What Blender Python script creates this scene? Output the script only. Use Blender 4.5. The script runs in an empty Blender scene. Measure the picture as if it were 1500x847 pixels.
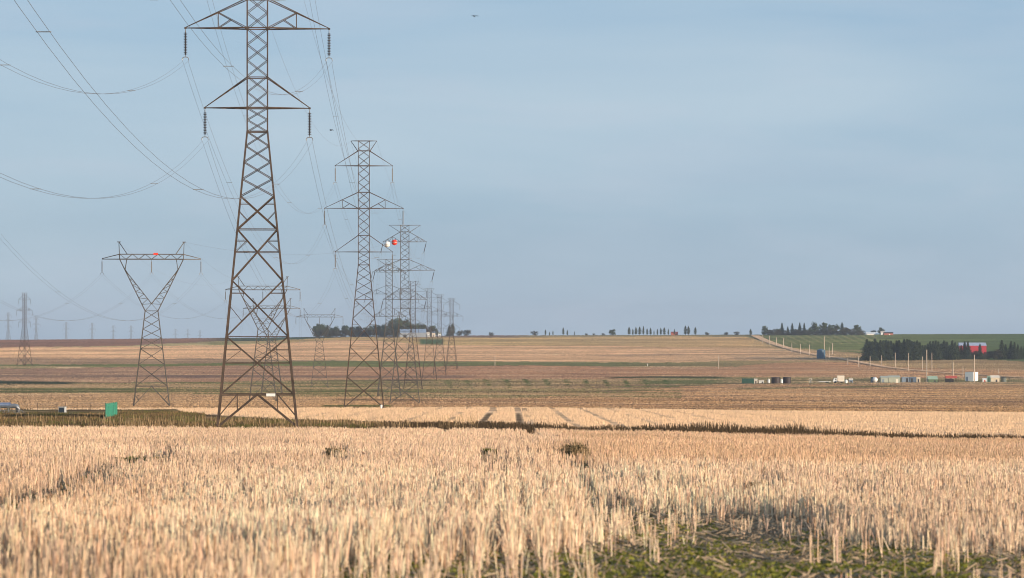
SKY_STRENGTH, CLOUD_AMT, CLOUD_COL, VEIL_AMT, VEIL_COL = .134, .75, (2.95, 3.6, 4.1), .72, (1.65, 2.62, 4.0)
PUFF_COL = (3.2, 3.45, 4.0)
SUN_E, SUN_COL, EXPO = 5.0, (1.0, .80, .60), 0.43
HAZE, HAZE_COL = 5.0e-5, (.80, .88, 1.0)
ROUGH_TILT = 5.0
DENS = 1.0
import bpy, math, random
import numpy as np
from mathutils import Vector, Matrix
rng = np.random.default_rng(7)
random.seed(7)
R = math.radians
scene = bpy.context.scene
COL = scene.collection
F, UH, YH = 5000.0, 750.0, 490.0          # focal length in photo pixels, principal column, eye-level row

# ------------------------------------------------------------------ terrain
PD = np.array([205, 230, 290, 345, 360, 450, 560, 658, 860, 1110, 1400, 1750, 2000, 2250, 2500, 2700, 3000, 3400, 3800, 4400.])
PY = np.array([
    [632, 650, 650, 633, 627, 613, 602.5, 597, 590, 581, 570, 559, 551, 543, 535, 528, 520, 510, 503.5, 497.5],
    [635.5, 655, 653, 636, 628, 616, 604.0, 597, 591, 581, 570, 558, 550, 542, 535, 528, 519, 507, 498.5, 490.8],
    [650, 670, 666, 649, 642, 624, 610.0, 603, 596, 585, 573, 561, 552, 543, 536, 530, 518, 504, 496.0, 488.6]])
KN = np.array([114.5, 118.0, 132.5])
LD = np.linspace(math.log(2), math.log(12000), 3000)

def _profile(i):
    d = np.exp(LD)
    near = -(1.12 + KN[i] / F * d)
    h = -(PY[i] - YH) / F * PD
    dd = np.concatenate([[2.0], PD, [5000, 6500, 9000, 12000]])
    hh = np.concatenate([[0.0], h, [h[-1] - 12, h[-1] - 30, h[-1] - 42, h[-1] - 50]])
    far = np.interp(LD, np.log(dd), hh)
    k = 0.5 - 0.5 * np.cos(np.clip((d - 190) / 25.0, 0, 1) * math.pi)
    out = near * (1 - k) + far * k
    ker = np.exp(-np.linspace(-2, 2, 31) ** 2); ker /= ker.sum()
    sm = np.convolve(np.pad(out, 15, mode='edge'), ker, mode='valid')
    w = np.clip((d - 240) / 200, 0, 1)
    return out * (1 - w) + sm * w
PROF = [_profile(i) for i in range(3)]

def hfun(X, Y):
    X = np.asarray(X, float); Y = np.asarray(Y, float)
    Yc = np.maximum(Y, 2.0)
    u = UH + F * X / np.maximum(Yc, 25.0)
    l = np.log(Yc)
    a, b, c = (np.interp(l, LD, p) for p in PROF)
    t = np.clip(u / 1500.0, 0, 1) * 2
    t0 = np.clip(t, 0, 1); t1 = np.clip(t - 1, 0, 1)
    t0 = t0 * t0 * (3 - 2 * t0) * .5 + t0 * .5; t1 = t1 * t1 * (3 - 2 * t1) * .5 + t1 * .5
    z = a * (1 - t0) + b * t0
    z = z * (1 - t1) + c * t1
    return np.where(Y < 2.0, z + (2.0 - Y) * 0.0225, z)

def ground_pt(u, y):
    """the point of the terrain seen in column u, row y of the photo"""
    d = np.exp(np.linspace(math.log(12), math.log(4390), 6000))
    x = (u - UH) / F * d
    yy = YH - F * hfun(x, d) / d
    m = np.ones_like(d, bool)
    runmin = np.minimum.accumulate(yy)
    vis = yy <= runmin + 1e-9
    d, yy = d[vis], yy[vis]
    D = float(np.interp(-y, -yy, d))
    X = (u - UH) / F * D
    return X, D, float(hfun(X, D))

# ------------------------------------------------------------------ value noise
_perm = rng.random((256, 256))
def vnoise(x, y):
    xi = np.floor(x).astype(int); yi = np.floor(y).astype(int)
    fx = x - xi; fy = y - yi
    fx = fx * fx * (3 - 2 * fx); fy = fy * fy * (3 - 2 * fy)
    a = _perm[xi & 255, yi & 255]; b = _perm[(xi + 1) & 255, yi & 255]
    c = _perm[xi & 255, (yi + 1) & 255]; d = _perm[(xi + 1) & 255, (yi + 1) & 255]
    return (a * (1 - fx) + b * fx) * (1 - fy) + (c * (1 - fx) + d * fx) * fy
def fbm(x, y, o=4):
    s = 0; a = .5; t = 0
    for i in range(o):
        s = s + a * vnoise(x * 2 ** i + 17 * i, y * 2 ** i + 31 * i); t += a; a *= .5
    return s / t

# ------------------------------------------------------------------ materials
def new_mat(name):
    m = bpy.data.materials.new(name); m.use_nodes = True
    return m, m.node_tree.nodes, m.node_tree.links, m.node_tree.nodes['Principled BSDF']
def mat(name, col, rough=.7, var=.25, scale=3.0, metal=0.0, bump=0.0, spec=.3):
    m, n, l, b = new_mat(name)
    b.inputs['Roughness'].default_value = rough; b.inputs['Metallic'].default_value = metal
    b.inputs['Specular IOR Level'].default_value = spec
    tc = n.new('ShaderNodeTexCoord'); ns = n.new('ShaderNodeTexNoise')
    ns.inputs['Scale'].default_value = scale; ns.inputs['Detail'].default_value = 5
    l.new(tc.outputs['Object'], ns.inputs['Vector'])
    mr = n.new('ShaderNodeMapRange'); mr.inputs['From Min'].default_value = .3; mr.inputs['From Max'].default_value = .7
    mr.inputs['To Min'].default_value = 1 - var; mr.inputs['To Max'].default_value = 1 + var
    l.new(ns.outputs['Fac'], mr.inputs['Value'])
    mx = n.new('ShaderNodeVectorMath'); mx.operation = 'SCALE'; mx.inputs[0].default_value = col
    l.new(mr.outputs['Result'], mx.inputs['Scale']); l.new(mx.outputs['Vector'], b.inputs['Base Color'])
    if bump:
        bp = n.new('ShaderNodeBump'); bp.inputs['Strength'].default_value = bump
        l.new(ns.outputs['Fac'], bp.inputs['Height']); l.new(bp.outputs['Normal'], b.inputs['Normal'])
    return m
def mat_attr(name, rough=.85, attr='tint', transl=0.0, spec=.15):
    m, n, l, b = new_mat(name)
    b.inputs['Roughness'].default_value = rough; b.inputs['Specular IOR Level'].default_value = spec
    a = n.new('ShaderNodeAttribute'); a.attribute_name = attr
    l.new(a.outputs['Color'], b.inputs['Base Color'])
    if transl:
        t = n.new('ShaderNodeBsdfTranslucent'); l.new(a.outputs['Color'], t.inputs['Color'])
        mx = n.new('ShaderNodeMixShader'); mx.inputs['Fac'].default_value = transl
        l.new(b.outputs['BSDF'], mx.inputs[1]); l.new(t.outputs['BSDF'], mx.inputs[2])
        l.new(mx.outputs['Shader'], n['Material Output'].inputs['Surface'])
    return m

# ------------------------------------------------------------------ object helpers
def link(o, parent=None):
    COL.objects.link(o)
    if parent is not None: o.parent = parent
    return o
def tag(o, label=None, cat=None, group=None, kind=None):
    if label: o['label'] = label
    if cat: o['category'] = cat
    if group: o['group'] = group
    if kind: o['kind'] = kind
    return o
def empty(name, loc, rz=0, label=None, cat=None, group=None):
    o = bpy.data.objects.new(name, None); link(o)
    o.location = loc; o.rotation_euler = (0, 0, rz); o.empty_display_size = .5
    return tag(o, label, cat, group)
def mesh_np(name, V, Fc, m, parent=None, tint=None, smooth=False):
    """V (n,3), Fc list/array of faces (all the same size when an array)"""
    me = bpy.data.meshes.new(name)
    if isinstance(Fc, np.ndarray):
        k = Fc.shape[1]; nf = Fc.shape[0]
        me.vertices.add(len(V)); me.vertices.foreach_set('co', np.asarray(V, np.float32).ravel())
        me.loops.add(nf * k); me.loops.foreach_set('vertex_index', Fc.astype(np.int32).ravel())
        me.polygons.add(nf); me.polygons.foreach_set('loop_start', np.arange(0, nf * k, k, dtype=np.int32))
        me.update(calc_edges=True); me.validate()
    else:
        me.from_pydata([tuple(v) for v in V], [], Fc); me.update()
    if tint is not None:
        a = me.color_attributes.new('tint', 'FLOAT_COLOR', 'POINT')
        t = np.ones((len(V), 4), np.float32); t[:, :3] = tint
        a.data.foreach_set('color', t.ravel())
    if smooth: me.polygons.foreach_set('use_smooth', np.ones(len(me.polygons), bool))
    me.materials.append(m)
    return link(bpy.data.objects.new(name, me), parent)
def children(o): return [c for c in bpy.data.objects if c.parent == o]
def copy_tree(o, parent=None, kids=None):
    c = o.copy(); COL.objects.link(c); c.parent = parent
    for ch in list(o.children): copy_tree(ch, c)
    return c

class MB:
    def __init__(s): s.v = []; s.f = []
    def add(s, V, Fc):
        b = len(s.v); s.v += [tuple(v) for v in V]; s.f += [tuple(i + b for i in f) for f in Fc]; return s
    def bar(s, p, q, w, w2=None, d=None):
        p = Vector(p); q = Vector(q); t = (q - p)
        if t.length < 1e-6: return s
        t.normalize()
        up = Vector((0, 0, 1)) if abs(t.z) < .92 else Vector((0, 1, 0))
        a = t.cross(up).normalized(); b = a.cross(t).normalized()
        w2 = w if w2 is None else w2; d = d or 1.0
        V = []
        for c, ww in ((p, w), (q, w2)):
            for sx, sy in ((-1, -1), (1, -1), (1, 1), (-1, 1)): V.append(c + a * sx * ww / 2 + b * sy * ww * d / 2)
        return s.add(V, [(3, 2, 1, 0), (4, 5, 6, 7), (0, 1, 5, 4), (1, 2, 6, 5), (2, 3, 7, 6), (3, 0, 4, 7)])
    def box(s, c, sz, rz=0):
        x, y, z = sz[0] / 2, sz[1] / 2, sz[2] / 2; ca, sa = math.cos(rz), math.sin(rz)
        V = []
        for dz in (-z, z):
            for dx, dy in ((-x, -y), (x, -y), (x, y), (-x, y)): V.append((c[0] + dx * ca - dy * sa, c[1] + dx * sa + dy * ca, c[2] + dz))
        return s.add(V, [(3, 2, 1, 0), (4, 5, 6, 7), (0, 1, 5, 4), (1, 2, 6, 5), (2, 3, 7, 6), (3, 0, 4, 7)])
    def lathe(s, prof, c=(0, 0, 0), n=12, axis='z'):
        """prof: (r, h) pairs, closed at both ends when r=0"""
        V = []; Fc = []
        for r, h in prof:
            for k in range(n):
                a = 2 * math.pi * k / n; x, y = r * math.cos(a), r * math.sin(a)
                p = (x, y, h) if axis == 'z' else ((h, x, y) if axis == 'x' else (y, h, x))
                V.append((c[0] + p[0], c[1] + p[1], c[2] + p[2]))
        for i in range(len(prof) - 1):
            for k in range(n):
                k2 = (k + 1) % n
                Fc.append((i * n + k, i * n + k2, (i + 1) * n + k2, (i + 1) * n + k))
        Fc.append(tuple(range(n - 1, -1, -1))); Fc.append(tuple((len(prof) - 1) * n + k for k in range(n)))
        return s.add(V, Fc)
    def prism(s, poly, y0, y1):
        """outline in x,z pushed from y0 to y1"""
        n = len(poly); V = [(x, y0, z) for x, z in poly] + [(x, y1, z) for x, z in poly]
        Fc = [tuple(range(n)), tuple(range(2 * n - 1, n - 1, -1))] + [(i, i + n, (i + 1) % n + n, (i + 1) % n) for i in range(n)]
        return s.add(V, Fc)
    def tube(s, pts, r, n=5):
        P = [Vector(p) for p in pts]; b = len(s.v); V = []; Fc = []
        for i, p in enumerate(P):
            t = (P[min(i + 1, len(P) - 1)] - P[max(i - 1, 0)]).normalized()
            up = Vector((0, 0, 1)) if abs(t.z) < .95 else Vector((0, 1, 0))
            a = t.cross(up).normalized(); c = a.cross(t).normalized()
            rr = r[i] if isinstance(r, (list, tuple)) else r
            for k in range(n):
                g = 2 * math.pi * k / n; V.append(p + a * rr * math.cos(g) + c * rr * math.sin(g))
        for i in range(len(P) - 1):
            for k in range(n):
                k2 = (k + 1) % n; Fc.append((i * n + k, i * n + k2, (i + 1) * n + k2, (i + 1) * n + k))
        Fc.append(tuple(range(n - 1, -1, -1))); Fc.append(tuple((len(P) - 1) * n + k for k in range(n)))
        return s.add(V, Fc)
    def build(s, name, m, parent=None, smooth=False):
        me = bpy.data.meshes.new(name); me.from_pydata(s.v, [], s.f); me.update(); me.materials.append(m)
        if smooth: me.polygons.foreach_set('use_smooth', np.ones(len(me.polygons), bool))
        return link(bpy.data.objects.new(name, me), parent)

ORD = ['first', 'second', 'third', 'fourth', 'fifth', 'sixth', 'seventh', 'eighth', 'ninth', 'tenth', 'eleventh', 'twelfth', 'thirteenth',
       'fourteenth', 'fifteenth', 'sixteenth', 'seventeenth', 'eighteenth', 'nineteenth', 'twentieth'] + \
      ['twenty ' + w for w in ('first', 'second', 'third', 'fourth', 'fifth', 'sixth', 'seventh', 'eighth', 'ninth')] + ['thirtieth'] + \
      ['thirty ' + w for w in ('first', 'second', 'third', 'fourth', 'fifth', 'sixth', 'seventh', 'eighth', 'ninth')] + ['fortieth']
# ------------------------------------------------------------------ light, sky, camera, air
SUN_EL, SUN_AZ = 5.6, 123.0                 # degrees; azimuth clockwise from straight ahead
w = bpy.data.worlds.new('World'); scene.world = w; w.use_nodes = True
wn, wl = w.node_tree.nodes, w.node_tree.links
sky = wn.new('ShaderNodeTexSky'); sky.sky_type = 'NISHITA'; sky.sun_disc = False
sky.sun_elevation = R(SUN_EL); sky.sun_rotation = R(SUN_AZ); sky.altitude = 700
sky.air_density = 1.0; sky.dust_density = 0.6; sky.ozone_density = 2.0
bg = wn['Background']; bg.inputs['Strength'].default_value = SKY_STRENGTH
tc = wn.new('ShaderNodeTexCoord'); mp = wn.new('ShaderNodeMapping'); mp.inputs['Scale'].default_value = (1.0, 1.0, 5.5)
wl.new(tc.outputs['Generated'], mp.inputs['Vector'])
cn = wn.new('ShaderNodeTexNoise'); cn.inputs['Scale'].default_value = 3.6; cn.inputs['Detail'].default_value = 7; cn.inputs['Roughness'].default_value = .5
cn.inputs['Distortion'].default_value = .4
wl.new(mp.outputs['Vector'], cn.inputs['Vector'])
cr = wn.new('ShaderNodeMapRange'); cr.inputs['From Min'].default_value = .36; cr.inputs['From Max'].default_value = .70
cr.inputs['To Min'].default_value = 0; cr.inputs['To Max'].default_value = CLOUD_AMT
wl.new(cn.outputs['Fac'], cr.inputs['Value'])
veil = wn.new('ShaderNodeMix'); veil.data_type = 'RGBA'; veil.inputs['Factor'].default_value = VEIL_AMT
wl.new(sky.outputs['Color'], veil.inputs['A']); veil.inputs['B'].default_value = (*VEIL_COL, 1)
cm = wn.new('ShaderNodeMix'); cm.data_type = 'RGBA'
wl.new(cr.outputs['Result'], cm.inputs['Factor']); wl.new(veil.outputs['Result'], cm.inputs['A'])
cm.inputs['B'].default_value = (*CLOUD_COL, 1)
# small low puffs, drawn out along the horizon
mp2 = wn.new('ShaderNodeMapping'); mp2.inputs['Scale'].default_value = (1.0, 1.0, 4.0); wl.new(tc.outputs['Generated'], mp2.inputs['Vector'])
c2 = wn.new('ShaderNodeTexNoise'); c2.inputs['Scale'].default_value = 13; c2.inputs['Detail'].default_value = 6; c2.inputs['Distortion'].default_value = .6; wl.new(mp2.outputs['Vector'], c2.inputs['Vector'])
r2 = wn.new('ShaderNodeMapRange'); r2.inputs['From Min'].default_value = .50; r2.inputs['From Max'].default_value = .72; r2.inputs['To Max'].default_value = .20; wl.new(c2.outputs['Fac'], r2.inputs['Value'])
cm2 = wn.new('ShaderNodeMix'); cm2.data_type = 'RGBA'; wl.new(r2.outputs['Result'], cm2.inputs['Factor']); wl.new(cm.outputs['Result'], cm2.inputs['A']); cm2.inputs['B'].default_value = (*PUFF_COL, 1)
wl.new(cm2.outputs['Result'], bg.inputs['Color'])

sd = bpy.data.lights.new('sun', 'SUN'); sd.energy = SUN_E; sd.angle = R(.5); sd.color = SUN_COL
so = link(bpy.data.objects.new('sun', sd))
sdir = Vector((math.sin(R(SUN_AZ)) * math.cos(R(SUN_EL)), math.cos(R(SUN_AZ)) * math.cos(R(SUN_EL)), math.sin(R(SUN_EL))))
so.rotation_euler = sdir.to_track_quat('Z', 'Y').to_euler(); so.location = (200, -200, 90)

cam = bpy.data.cameras.new('camera'); co = link(bpy.data.objects.new('camera', cam)); scene.camera = co
cam.sensor_width = 36; cam.lens = F * 36 / 1500; cam.shift_y = (YH - 423.5) / 1500
co.location = (0, 0, 0); co.rotation_euler = (R(90), 0, 0)
cam.clip_start = .5; cam.clip_end = 60000
cam.dof.use_dof = True; cam.dof.focus_distance = 330; cam.dof.aperture_fstop = 6.3
scene.view_settings.view_transform = 'Standard'; scene.view_settings.look = 'None'; scene.view_settings.gamma = 1
scene.view_settings.exposure = EXPO; scene.view_settings.use_curve_mapping = False
scene.render.engine = 'CYCLES'
scene.cycles.max_bounces = 5; scene.cycles.diffuse_bounces = 3; scene.cycles.volume_bounces = 0
scene.cycles.filter_width = 1.05
scene.cycles.use_adaptive_sampling = True; scene.cycles.use_denoising = True
try: scene.cycles.denoising_input_passes = 'RGB_ALBEDO_NORMAL'
except Exception: pass

# ------------------------------------------------------------------ ground sheet with its land cover
us = np.concatenate([np.linspace(-3200, -300, 40), np.linspace(-250, -20, 24), np.arange(-10, 1512, 2.4), np.linspace(1530, 1750, 24), np.linspace(1800, 4700, 40)])
ss = (us - UH) / F
Ys = np.concatenate([[-60, -40, -25, -14, -6, 0, 4], np.exp(np.linspace(math.log(7), math.log(330), 110)),
                     np.exp(np.linspace(math.log(333), math.log(4500), 300)), np.exp(np.linspace(math.log(4600), math.log(9000), 20))])
S, YY = np.meshgrid(ss, Ys)
G = np.sqrt(np.maximum(YY, 0) ** 2 + 30.0 ** 2)
XX = S * G
ZZ = hfun(XX, YY)
nearw = np.clip(1 - YY / 220, 0, 1)
ZZ = ZZ + (fbm(XX * .9, YY * .9, 3) - .5) * .10 * nearw
uu = UH + F * XX / np.maximum(YY, 12); vv = YH - F * hfun(XX, YY) / np.maximum(YY, 12)
NV = XX.size

def ctl(pts, u): p = np.array(pts, float); return np.interp(u, p[:, 0], p[:, 1])
def cctl(pts, u):
    x = [p[0] for p in pts]; return np.stack([np.interp(u, x, [p[1][k] for p in pts]) for k in range(3)], -1)
PURP = (.26, .145, .10); TAN = (.62, .385, .215); OLIVE = (.45, .31, .135); GRN = (.16, .175, .055); DGRN = (.055, .08, .04)
GBR = (.37, .245, .15); TILL = (.45, .245, .14); BRN = (.53, .315, .16); PALE = (.78, .54, .34); WEED = (.105, .075, .045)
LAY = [
 ([(0, 509), (180, 507), (300, 501), (380, 499), (450, 497), (520, 493.5), (560, 494), (650, 494), (760, 493.4), (1090, 493), (1125, 500), (1150, 508), (1190, 512), (1280, 518), (1500, 530)],
  [(0, PURP), (290, PURP), (340, (.07, .08, .05)), (400, DGRN), (530, DGRN), (570, (.20, .15, .11)), (740, (.19, .13, .10)), (780, (.27, .22, .12)), (1090, (.24, .2, .1)), (1120, (.16, .175, .06)), (1300, (.14, .165, .055)), (1500, (.085, .125, .045))]),
 ([(0, 509), (200, 508), (330, 506), (450, 500), (520, 498), (640, 505), (750, 507), (950, 508), (1100, 509), (1190, 513), (1280, 518), (1500, 530)],
  [(0, (.4, .3, .16)), (330, (.36, .3, .15)), (450, OLIVE), (650, OLIVE), (900, (.42, .29, .14)), (1080, (.52, .34, .16)), (1160, (.38, .27, .13)), (1500, GRN)]),
 ([(0, 525), (300, 525), (480, 527), (750, 530), (1000, 531), (1100, 529), (1250, 530), (1320, 538), (1500, 543)],
  [(0, TAN), (900, TAN), (1150, (.54, .35, .2)), (1260, (.42, .29, .15)), (1500, (.36, .25, .13))]),
 ([(0, 534), (300, 532), (480, 528), (750, 530), (1000, 531), (1100, 529), (1250, 530), (1320, 538), (1500, 543)], [(0, GBR), (1500, GBR)]),
 ([(0, 540), (100, 539), (300, 536.5), (480, 537), (640, 537), (750, 536), (950, 538), (1080, 537), (1130, 533), (1250, 530), (1320, 538), (1500, 543)], [(0, (.19, .2, .08)), (300, GRN), (900, (.2, .2, .08)), (1130, (.33, .25, .12)), (1500, OLIVE)]),
 ([(0, 560), (200, 561), (450, 558), (600, 556), (700, 555.5), (900, 556), (1000, 552), (1100, 552), (1300, 553), (1500, 553)], [(0, (.34, .215, .145)), (700, TILL), (1100, (.48, .27, .15)), (1500, (.48, .28, .145))]),
 ([(0, 577), (200, 577), (450, 581), (600, 583), (750, 584), (900, 577), (1000, 566), (1060, 563), (1500, 562)], [(0, (.2, .18, .085)), (300, (.16, .16, .06)), (600, (.17, .17, .065)), (700, (.3, .235, .11)), (900, (.33, .24, .12)), (1020, (.2, .19, .075)), (1500, (.21, .19, .085))]),
 ([(0, 600), (150, 600), (200, 598), (270, 598), (450, 598), (750, 597), (1100, 601), (1500, 604)], [(0, (.5, .32, .17)), (450, (.54, .34, .18)), (800, BRN), (1500, (.53, .32, .155))]),
 ([(0, 600), (200, 600), (258, 599), (270, 605), (420, 615), (560, 620), (700, 622), (850, 629), (1000, 632), (1250, 639), (1500, 643)], [(0, PALE), (1500, PALE)]),
]
far = YY > 330
un = uu / 60.0
jit = (fbm(XX / 90.0 + 5, YY / 160.0, 4) - .5)
vj = vv + jit * 3.2 + (fbm(uu / 14.0, YY / 60.0, 2) - .5) * .9
colr = np.empty(XX.shape + (3,)); colr[:] = WEED
done = np.zeros(XX.shape, bool)
for pts, cols in LAY:
    m_ = (~done) & (vj < ctl(pts, uu)) & far
    c_ = cctl(cols, uu); colr[m_] = c_[m_]; done |= m_
def blend(mask, c): colr[:] = colr * (1 - mask[..., None]) + np.array(c) * mask[..., None]
def bandm(u0, u1, pts, half, soft=25):
    """soft streak along a row line, from column u0 to u1"""
    yc = ctl(pts, uu)
    return np.clip(1.6 - np.abs(vj - yc) / half, 0, 1) * np.clip((uu - u0) / soft, 0, 1) * np.clip((u1 - uu) / soft, 0, 1) * far
str1 = fbm(XX / 160.0, YY / 26.0, 4); str2 = fbm(XX / 35.0 + 9, YY / 9.0 + 3, 3); str3 = fbm(XX / 420.0 + 2, YY / 60.0 + 8, 3)
# streaks of old tillage, moist hollows and stubble lines
z = (vv > 494) & (vv < 600) & far
f_ = (.50 + 1.0 * str1) * (.7 + .6 * str2) * (.75 + .5 * str3)
colr[z] *= np.clip(f_, .5, 1.6)[z][:, None]
till = np.clip((str1 - .52) * 9, 0, 1) * far * (vv > 537) * (vv < 600)
blend(till * .55, (.16, .105, .08))
till2 = np.clip((fbm(XX / 60 + 40, YY / 18 + 11, 4) - .57) * 12, 0, 1) * far * (vv > 555) * (vv < 603) * (uu > 560)
blend(till2 * .6, (.14, .095, .075))
pal2 = np.clip((fbm(XX / 110 + 3, YY / 14 + 7, 4) - .58) * 10, 0, 1) * far * (vv > 537) * (vv < 600)
blend(pal2 * .7, (.6, .41, .245))
blend(bandm(-3000, 120, [(0, 560.5), (120, 562)], 2.2), (.035, .05, .03))
blend(bandm(-3000, 620, [(0, 567), (300, 566), (600, 569)], 1.1) * .7, (.52, .37, .23))
blend(bandm(-3000, 620, [(0, 572), (300, 573), (600, 575)], 2.2) * .8, (.11, .125, .05))
blend(bandm(-3000, 180, [(0, 577.5), (180, 576.5)], 1.0), (.6, .43, .26))
blend(bandm(-3000, 700, [(0, 551), (700, 552)], 1.6) * .7, (.17, .12, .095))
blend(bandm(215, 330, [(215, 552), (330, 553)], 1.8) * .6, (.14, .1, .09))
blend(bandm(80, 125, [(0, 538.6), (200, 538.6)], .7, 8), (.66, .48, .3))
blend(bandm(480, 640, [(480, 586.5), (700, 587)], 1.3) * .7, (.13, .09, .06))
blend(bandm(545, 640, [(400, 557.5), (700, 557)], 1.0) * .9, (.09, .06, .05))
blend(bandm(880, 1075, [(880, 554), (960, 551.5), (1075, 553)], 1.4) * .95, (.06, .07, .035))
blend(bandm(930, 1070, [(880, 561), (1075, 559.5)], 2.2) * .8, (.11, .135, .05))
blend(bandm(1070, 1330, [(1060, 570), (1330, 566)], 1.2) * .8, (.12, .13, .06))
blend(bandm(470, 577, [(400, 596.3), (600, 596)], 1.1, 6), (.14, .13, .05))
blend(bandm(613, 652, [(600, 500.5), (700, 500.5)], 3.4, 4), (.07, .12, .04))
blend(bandm(300, 345, [(300, 504), (345, 503)], 2.0, 10) * .6, GRN)
blend(bandm(860, 1010, [(860, 521), (1010, 519)], 1.0) * .5, (.25, .18, .14))
blend(bandm(1110, 1500, [(1110, 513.5), (1200, 513.5), (1500, 514)], .7) * .5 * (uu < 1270), (.4, .31, .17))
# crop rows on the green hill and drilled green strips across the middle field
fr = np.clip(np.abs(((uu - 1130) - (vv - 490) * 2.2) / 13.5 % 1 - .5) * -6 + 1.2, 0, 1) * (vv > 491.5) * (vv < 504) * (uu > 1145) * (uu < 1285)
blend(fr * .5, (.36, .30, .15))
gs = np.clip(np.abs(((uu - 640) - (vv - 556) * .55) / 29 % 1 - .5) * -7 + 1.3, 0, 1) * (vv > 556) * (vv < 568) * (uu > 640) * (uu < 1000) * np.clip(fbm(XX / 12, YY / 30, 2) * 2.2 - .4, 0, 1)
blend(gs, (.075, .11, .03))
gp = np.clip((fbm(XX / 55 + 77, YY / 14 + 5, 3) - .5) * 9, 0, 1) * (vv > 566) * (vv < 583) * (uu > 380) * (uu < 1000) * far
blend(gp * .75, (.12, .145, .05))
gq = np.clip((fbm(XX / 90 + 17, YY / 20 + 45, 4) - .47) * 7, 0, 1) * (vv > 562) * (vv < 585) * far * (uu < 1000)
blend(gq * .75, (.46, .30, .16))
# pale strip: drill rows and two wheel tracks run straight away from the viewer
strip = (vv > 598) & (vv < 644) & far & (colr[..., 0] > .6)
row = np.abs(((XX + .4) / 5.2) % 1 - .5) * 5.2
rm = np.clip(1.3 - row / .6, 0, 1) * strip * np.clip(fbm(XX / 9 + 4, YY / 22, 3) * 3 - 1.1, 0, 1)
blend(rm * .6, (.36, .25, .15))
sm_ = np.clip((fbm(XX / 7 + 61, YY / 25 + 4, 3) - .6) * 8, 0, 1) * strip * (vv > 607)
blend(sm_ * .35, (.4, .3, .24))
for xa, xb in ((-3.85, -3.55), (1.0, .95)):
    xt = xa + (xb - xa) * (YY - 360) / 200
    tm = np.clip(1.6 - np.abs(XX - xt) / .38, 0, 1) * (YY > 150) * (YY < 545)
    blend(tm * .85, (.1, .075, .05))
# ditch and weedy verge
weed = (YY > 206) & ~done
vn = fbm(XX / 5, YY / 9, 3)
colr[weed] *= (.6 + .8 * vn)[weed][:, None]
blend(np.clip((fbm(XX / 8 + 31, YY / 14, 3) - .52) * 8, 0, 1) * weed * .6 * (uu < 560), (.27, .2, .11))
blend(weed * np.clip((uu - 520) / 80, 0, 1) * .8, (.07, .05, .035))
blend(np.clip((fbm(XX / 9 + 3, YY / 12 + 50, 3) - .54) * 8, 0, 1) * weed * .45 * (uu < 620), (.14, .14, .055))
blend(np.clip((uu - 250) / -40, 0, 1) * np.clip(1.5 - np.abs(vj - ctl([(0, 606), (140, 607), (250, 604)], uu)) / 1.5, 0, 1) * far, (.32, .25, .19))
# foreground soil, straw litter and low green growth between the stubble
nf = YY <= 206
def blob(u0, v0, ru, rv, p=2.0): return np.clip(1.4 - (np.abs((uu - u0) / ru) ** p + np.abs((vv - v0) / rv) ** p), 0, 1)
nc = np.array((.24, .175, .11)) * (.45 + .9 * fbm(XX / .7, YY / 1.2, 4))[..., None]
colr[nf] = nc[nf]
grn = np.clip((fbm(XX / .8 + 3, YY / 1.6 + 9, 3) - .45) * 5, 0, 1) * nf * np.clip(blob(1150, 885, 440, 70) + .5 * blob(560, 850, 240, 35) + blob(940, 780, 140, 34), 0, 1)
blend(grn * .85, (.13, .15, .03))
drk = nf * np.clip(blob(1000, 755, 190, 26) + blob(1110, 715, 40, 18) + blob(30, 766, 120, 26) + blob(120, 718, 70, 18) + blob(215, 688, 70, 16) + blob(1180, 790, 90, 16), 0, 1) * np.clip(fbm(XX / .5, YY / 1.2 + 20, 3) * 2.4 - .6, 0, 1)
blend(drk * .75, (.11, .095, .08))

idx = np.arange(NV).reshape(XX.shape)
quads = np.stack([idx[:-1, :-1], idx[:-1, 1:], idx[1:, 1:], idx[1:, :-1]], -1).reshape(-1, 4)
gm, n, l, b = new_mat('field_soil')
b.inputs['Roughness'].default_value = .95; b.inputs['Specular IOR Level'].default_value = .08
at = n.new('ShaderNodeAttribute'); at.attribute_name = 'tint'
tcg = n.new('ShaderNodeTexCoord')
last = at.outputs['Color']
hs = []
for sc_, amt, det in ((.06, .30, 6), (.3, .42, 5), (6.0, .35, 4)):
    q = n.new('ShaderNodeTexNoise'); q.inputs['Scale'].default_value = sc_; q.inputs['Detail'].default_value = det; q.inputs['Roughness'].default_value = .62
    l.new(tcg.outputs['Object'], q.inputs['Vector'])
    r_ = n.new('ShaderNodeMapRange'); r_.inputs['From Min'].default_value = .3; r_.inputs['From Max'].default_value = .7
    r_.inputs['To Min'].default_value = 1 - amt; r_.inputs['To Max'].default_value = 1 + amt
    l.new(q.outputs['Fac'], r_.inputs['Value'])
    x_ = n.new('ShaderNodeVectorMath'); x_.operation = 'SCALE'; l.new(last, x_.inputs[0]); l.new(r_.outputs['Result'], x_.inputs['Scale'])
    last = x_.outputs['Vector']; hs.append(q)
l.new(last, b.inputs['Base Color'])
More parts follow.
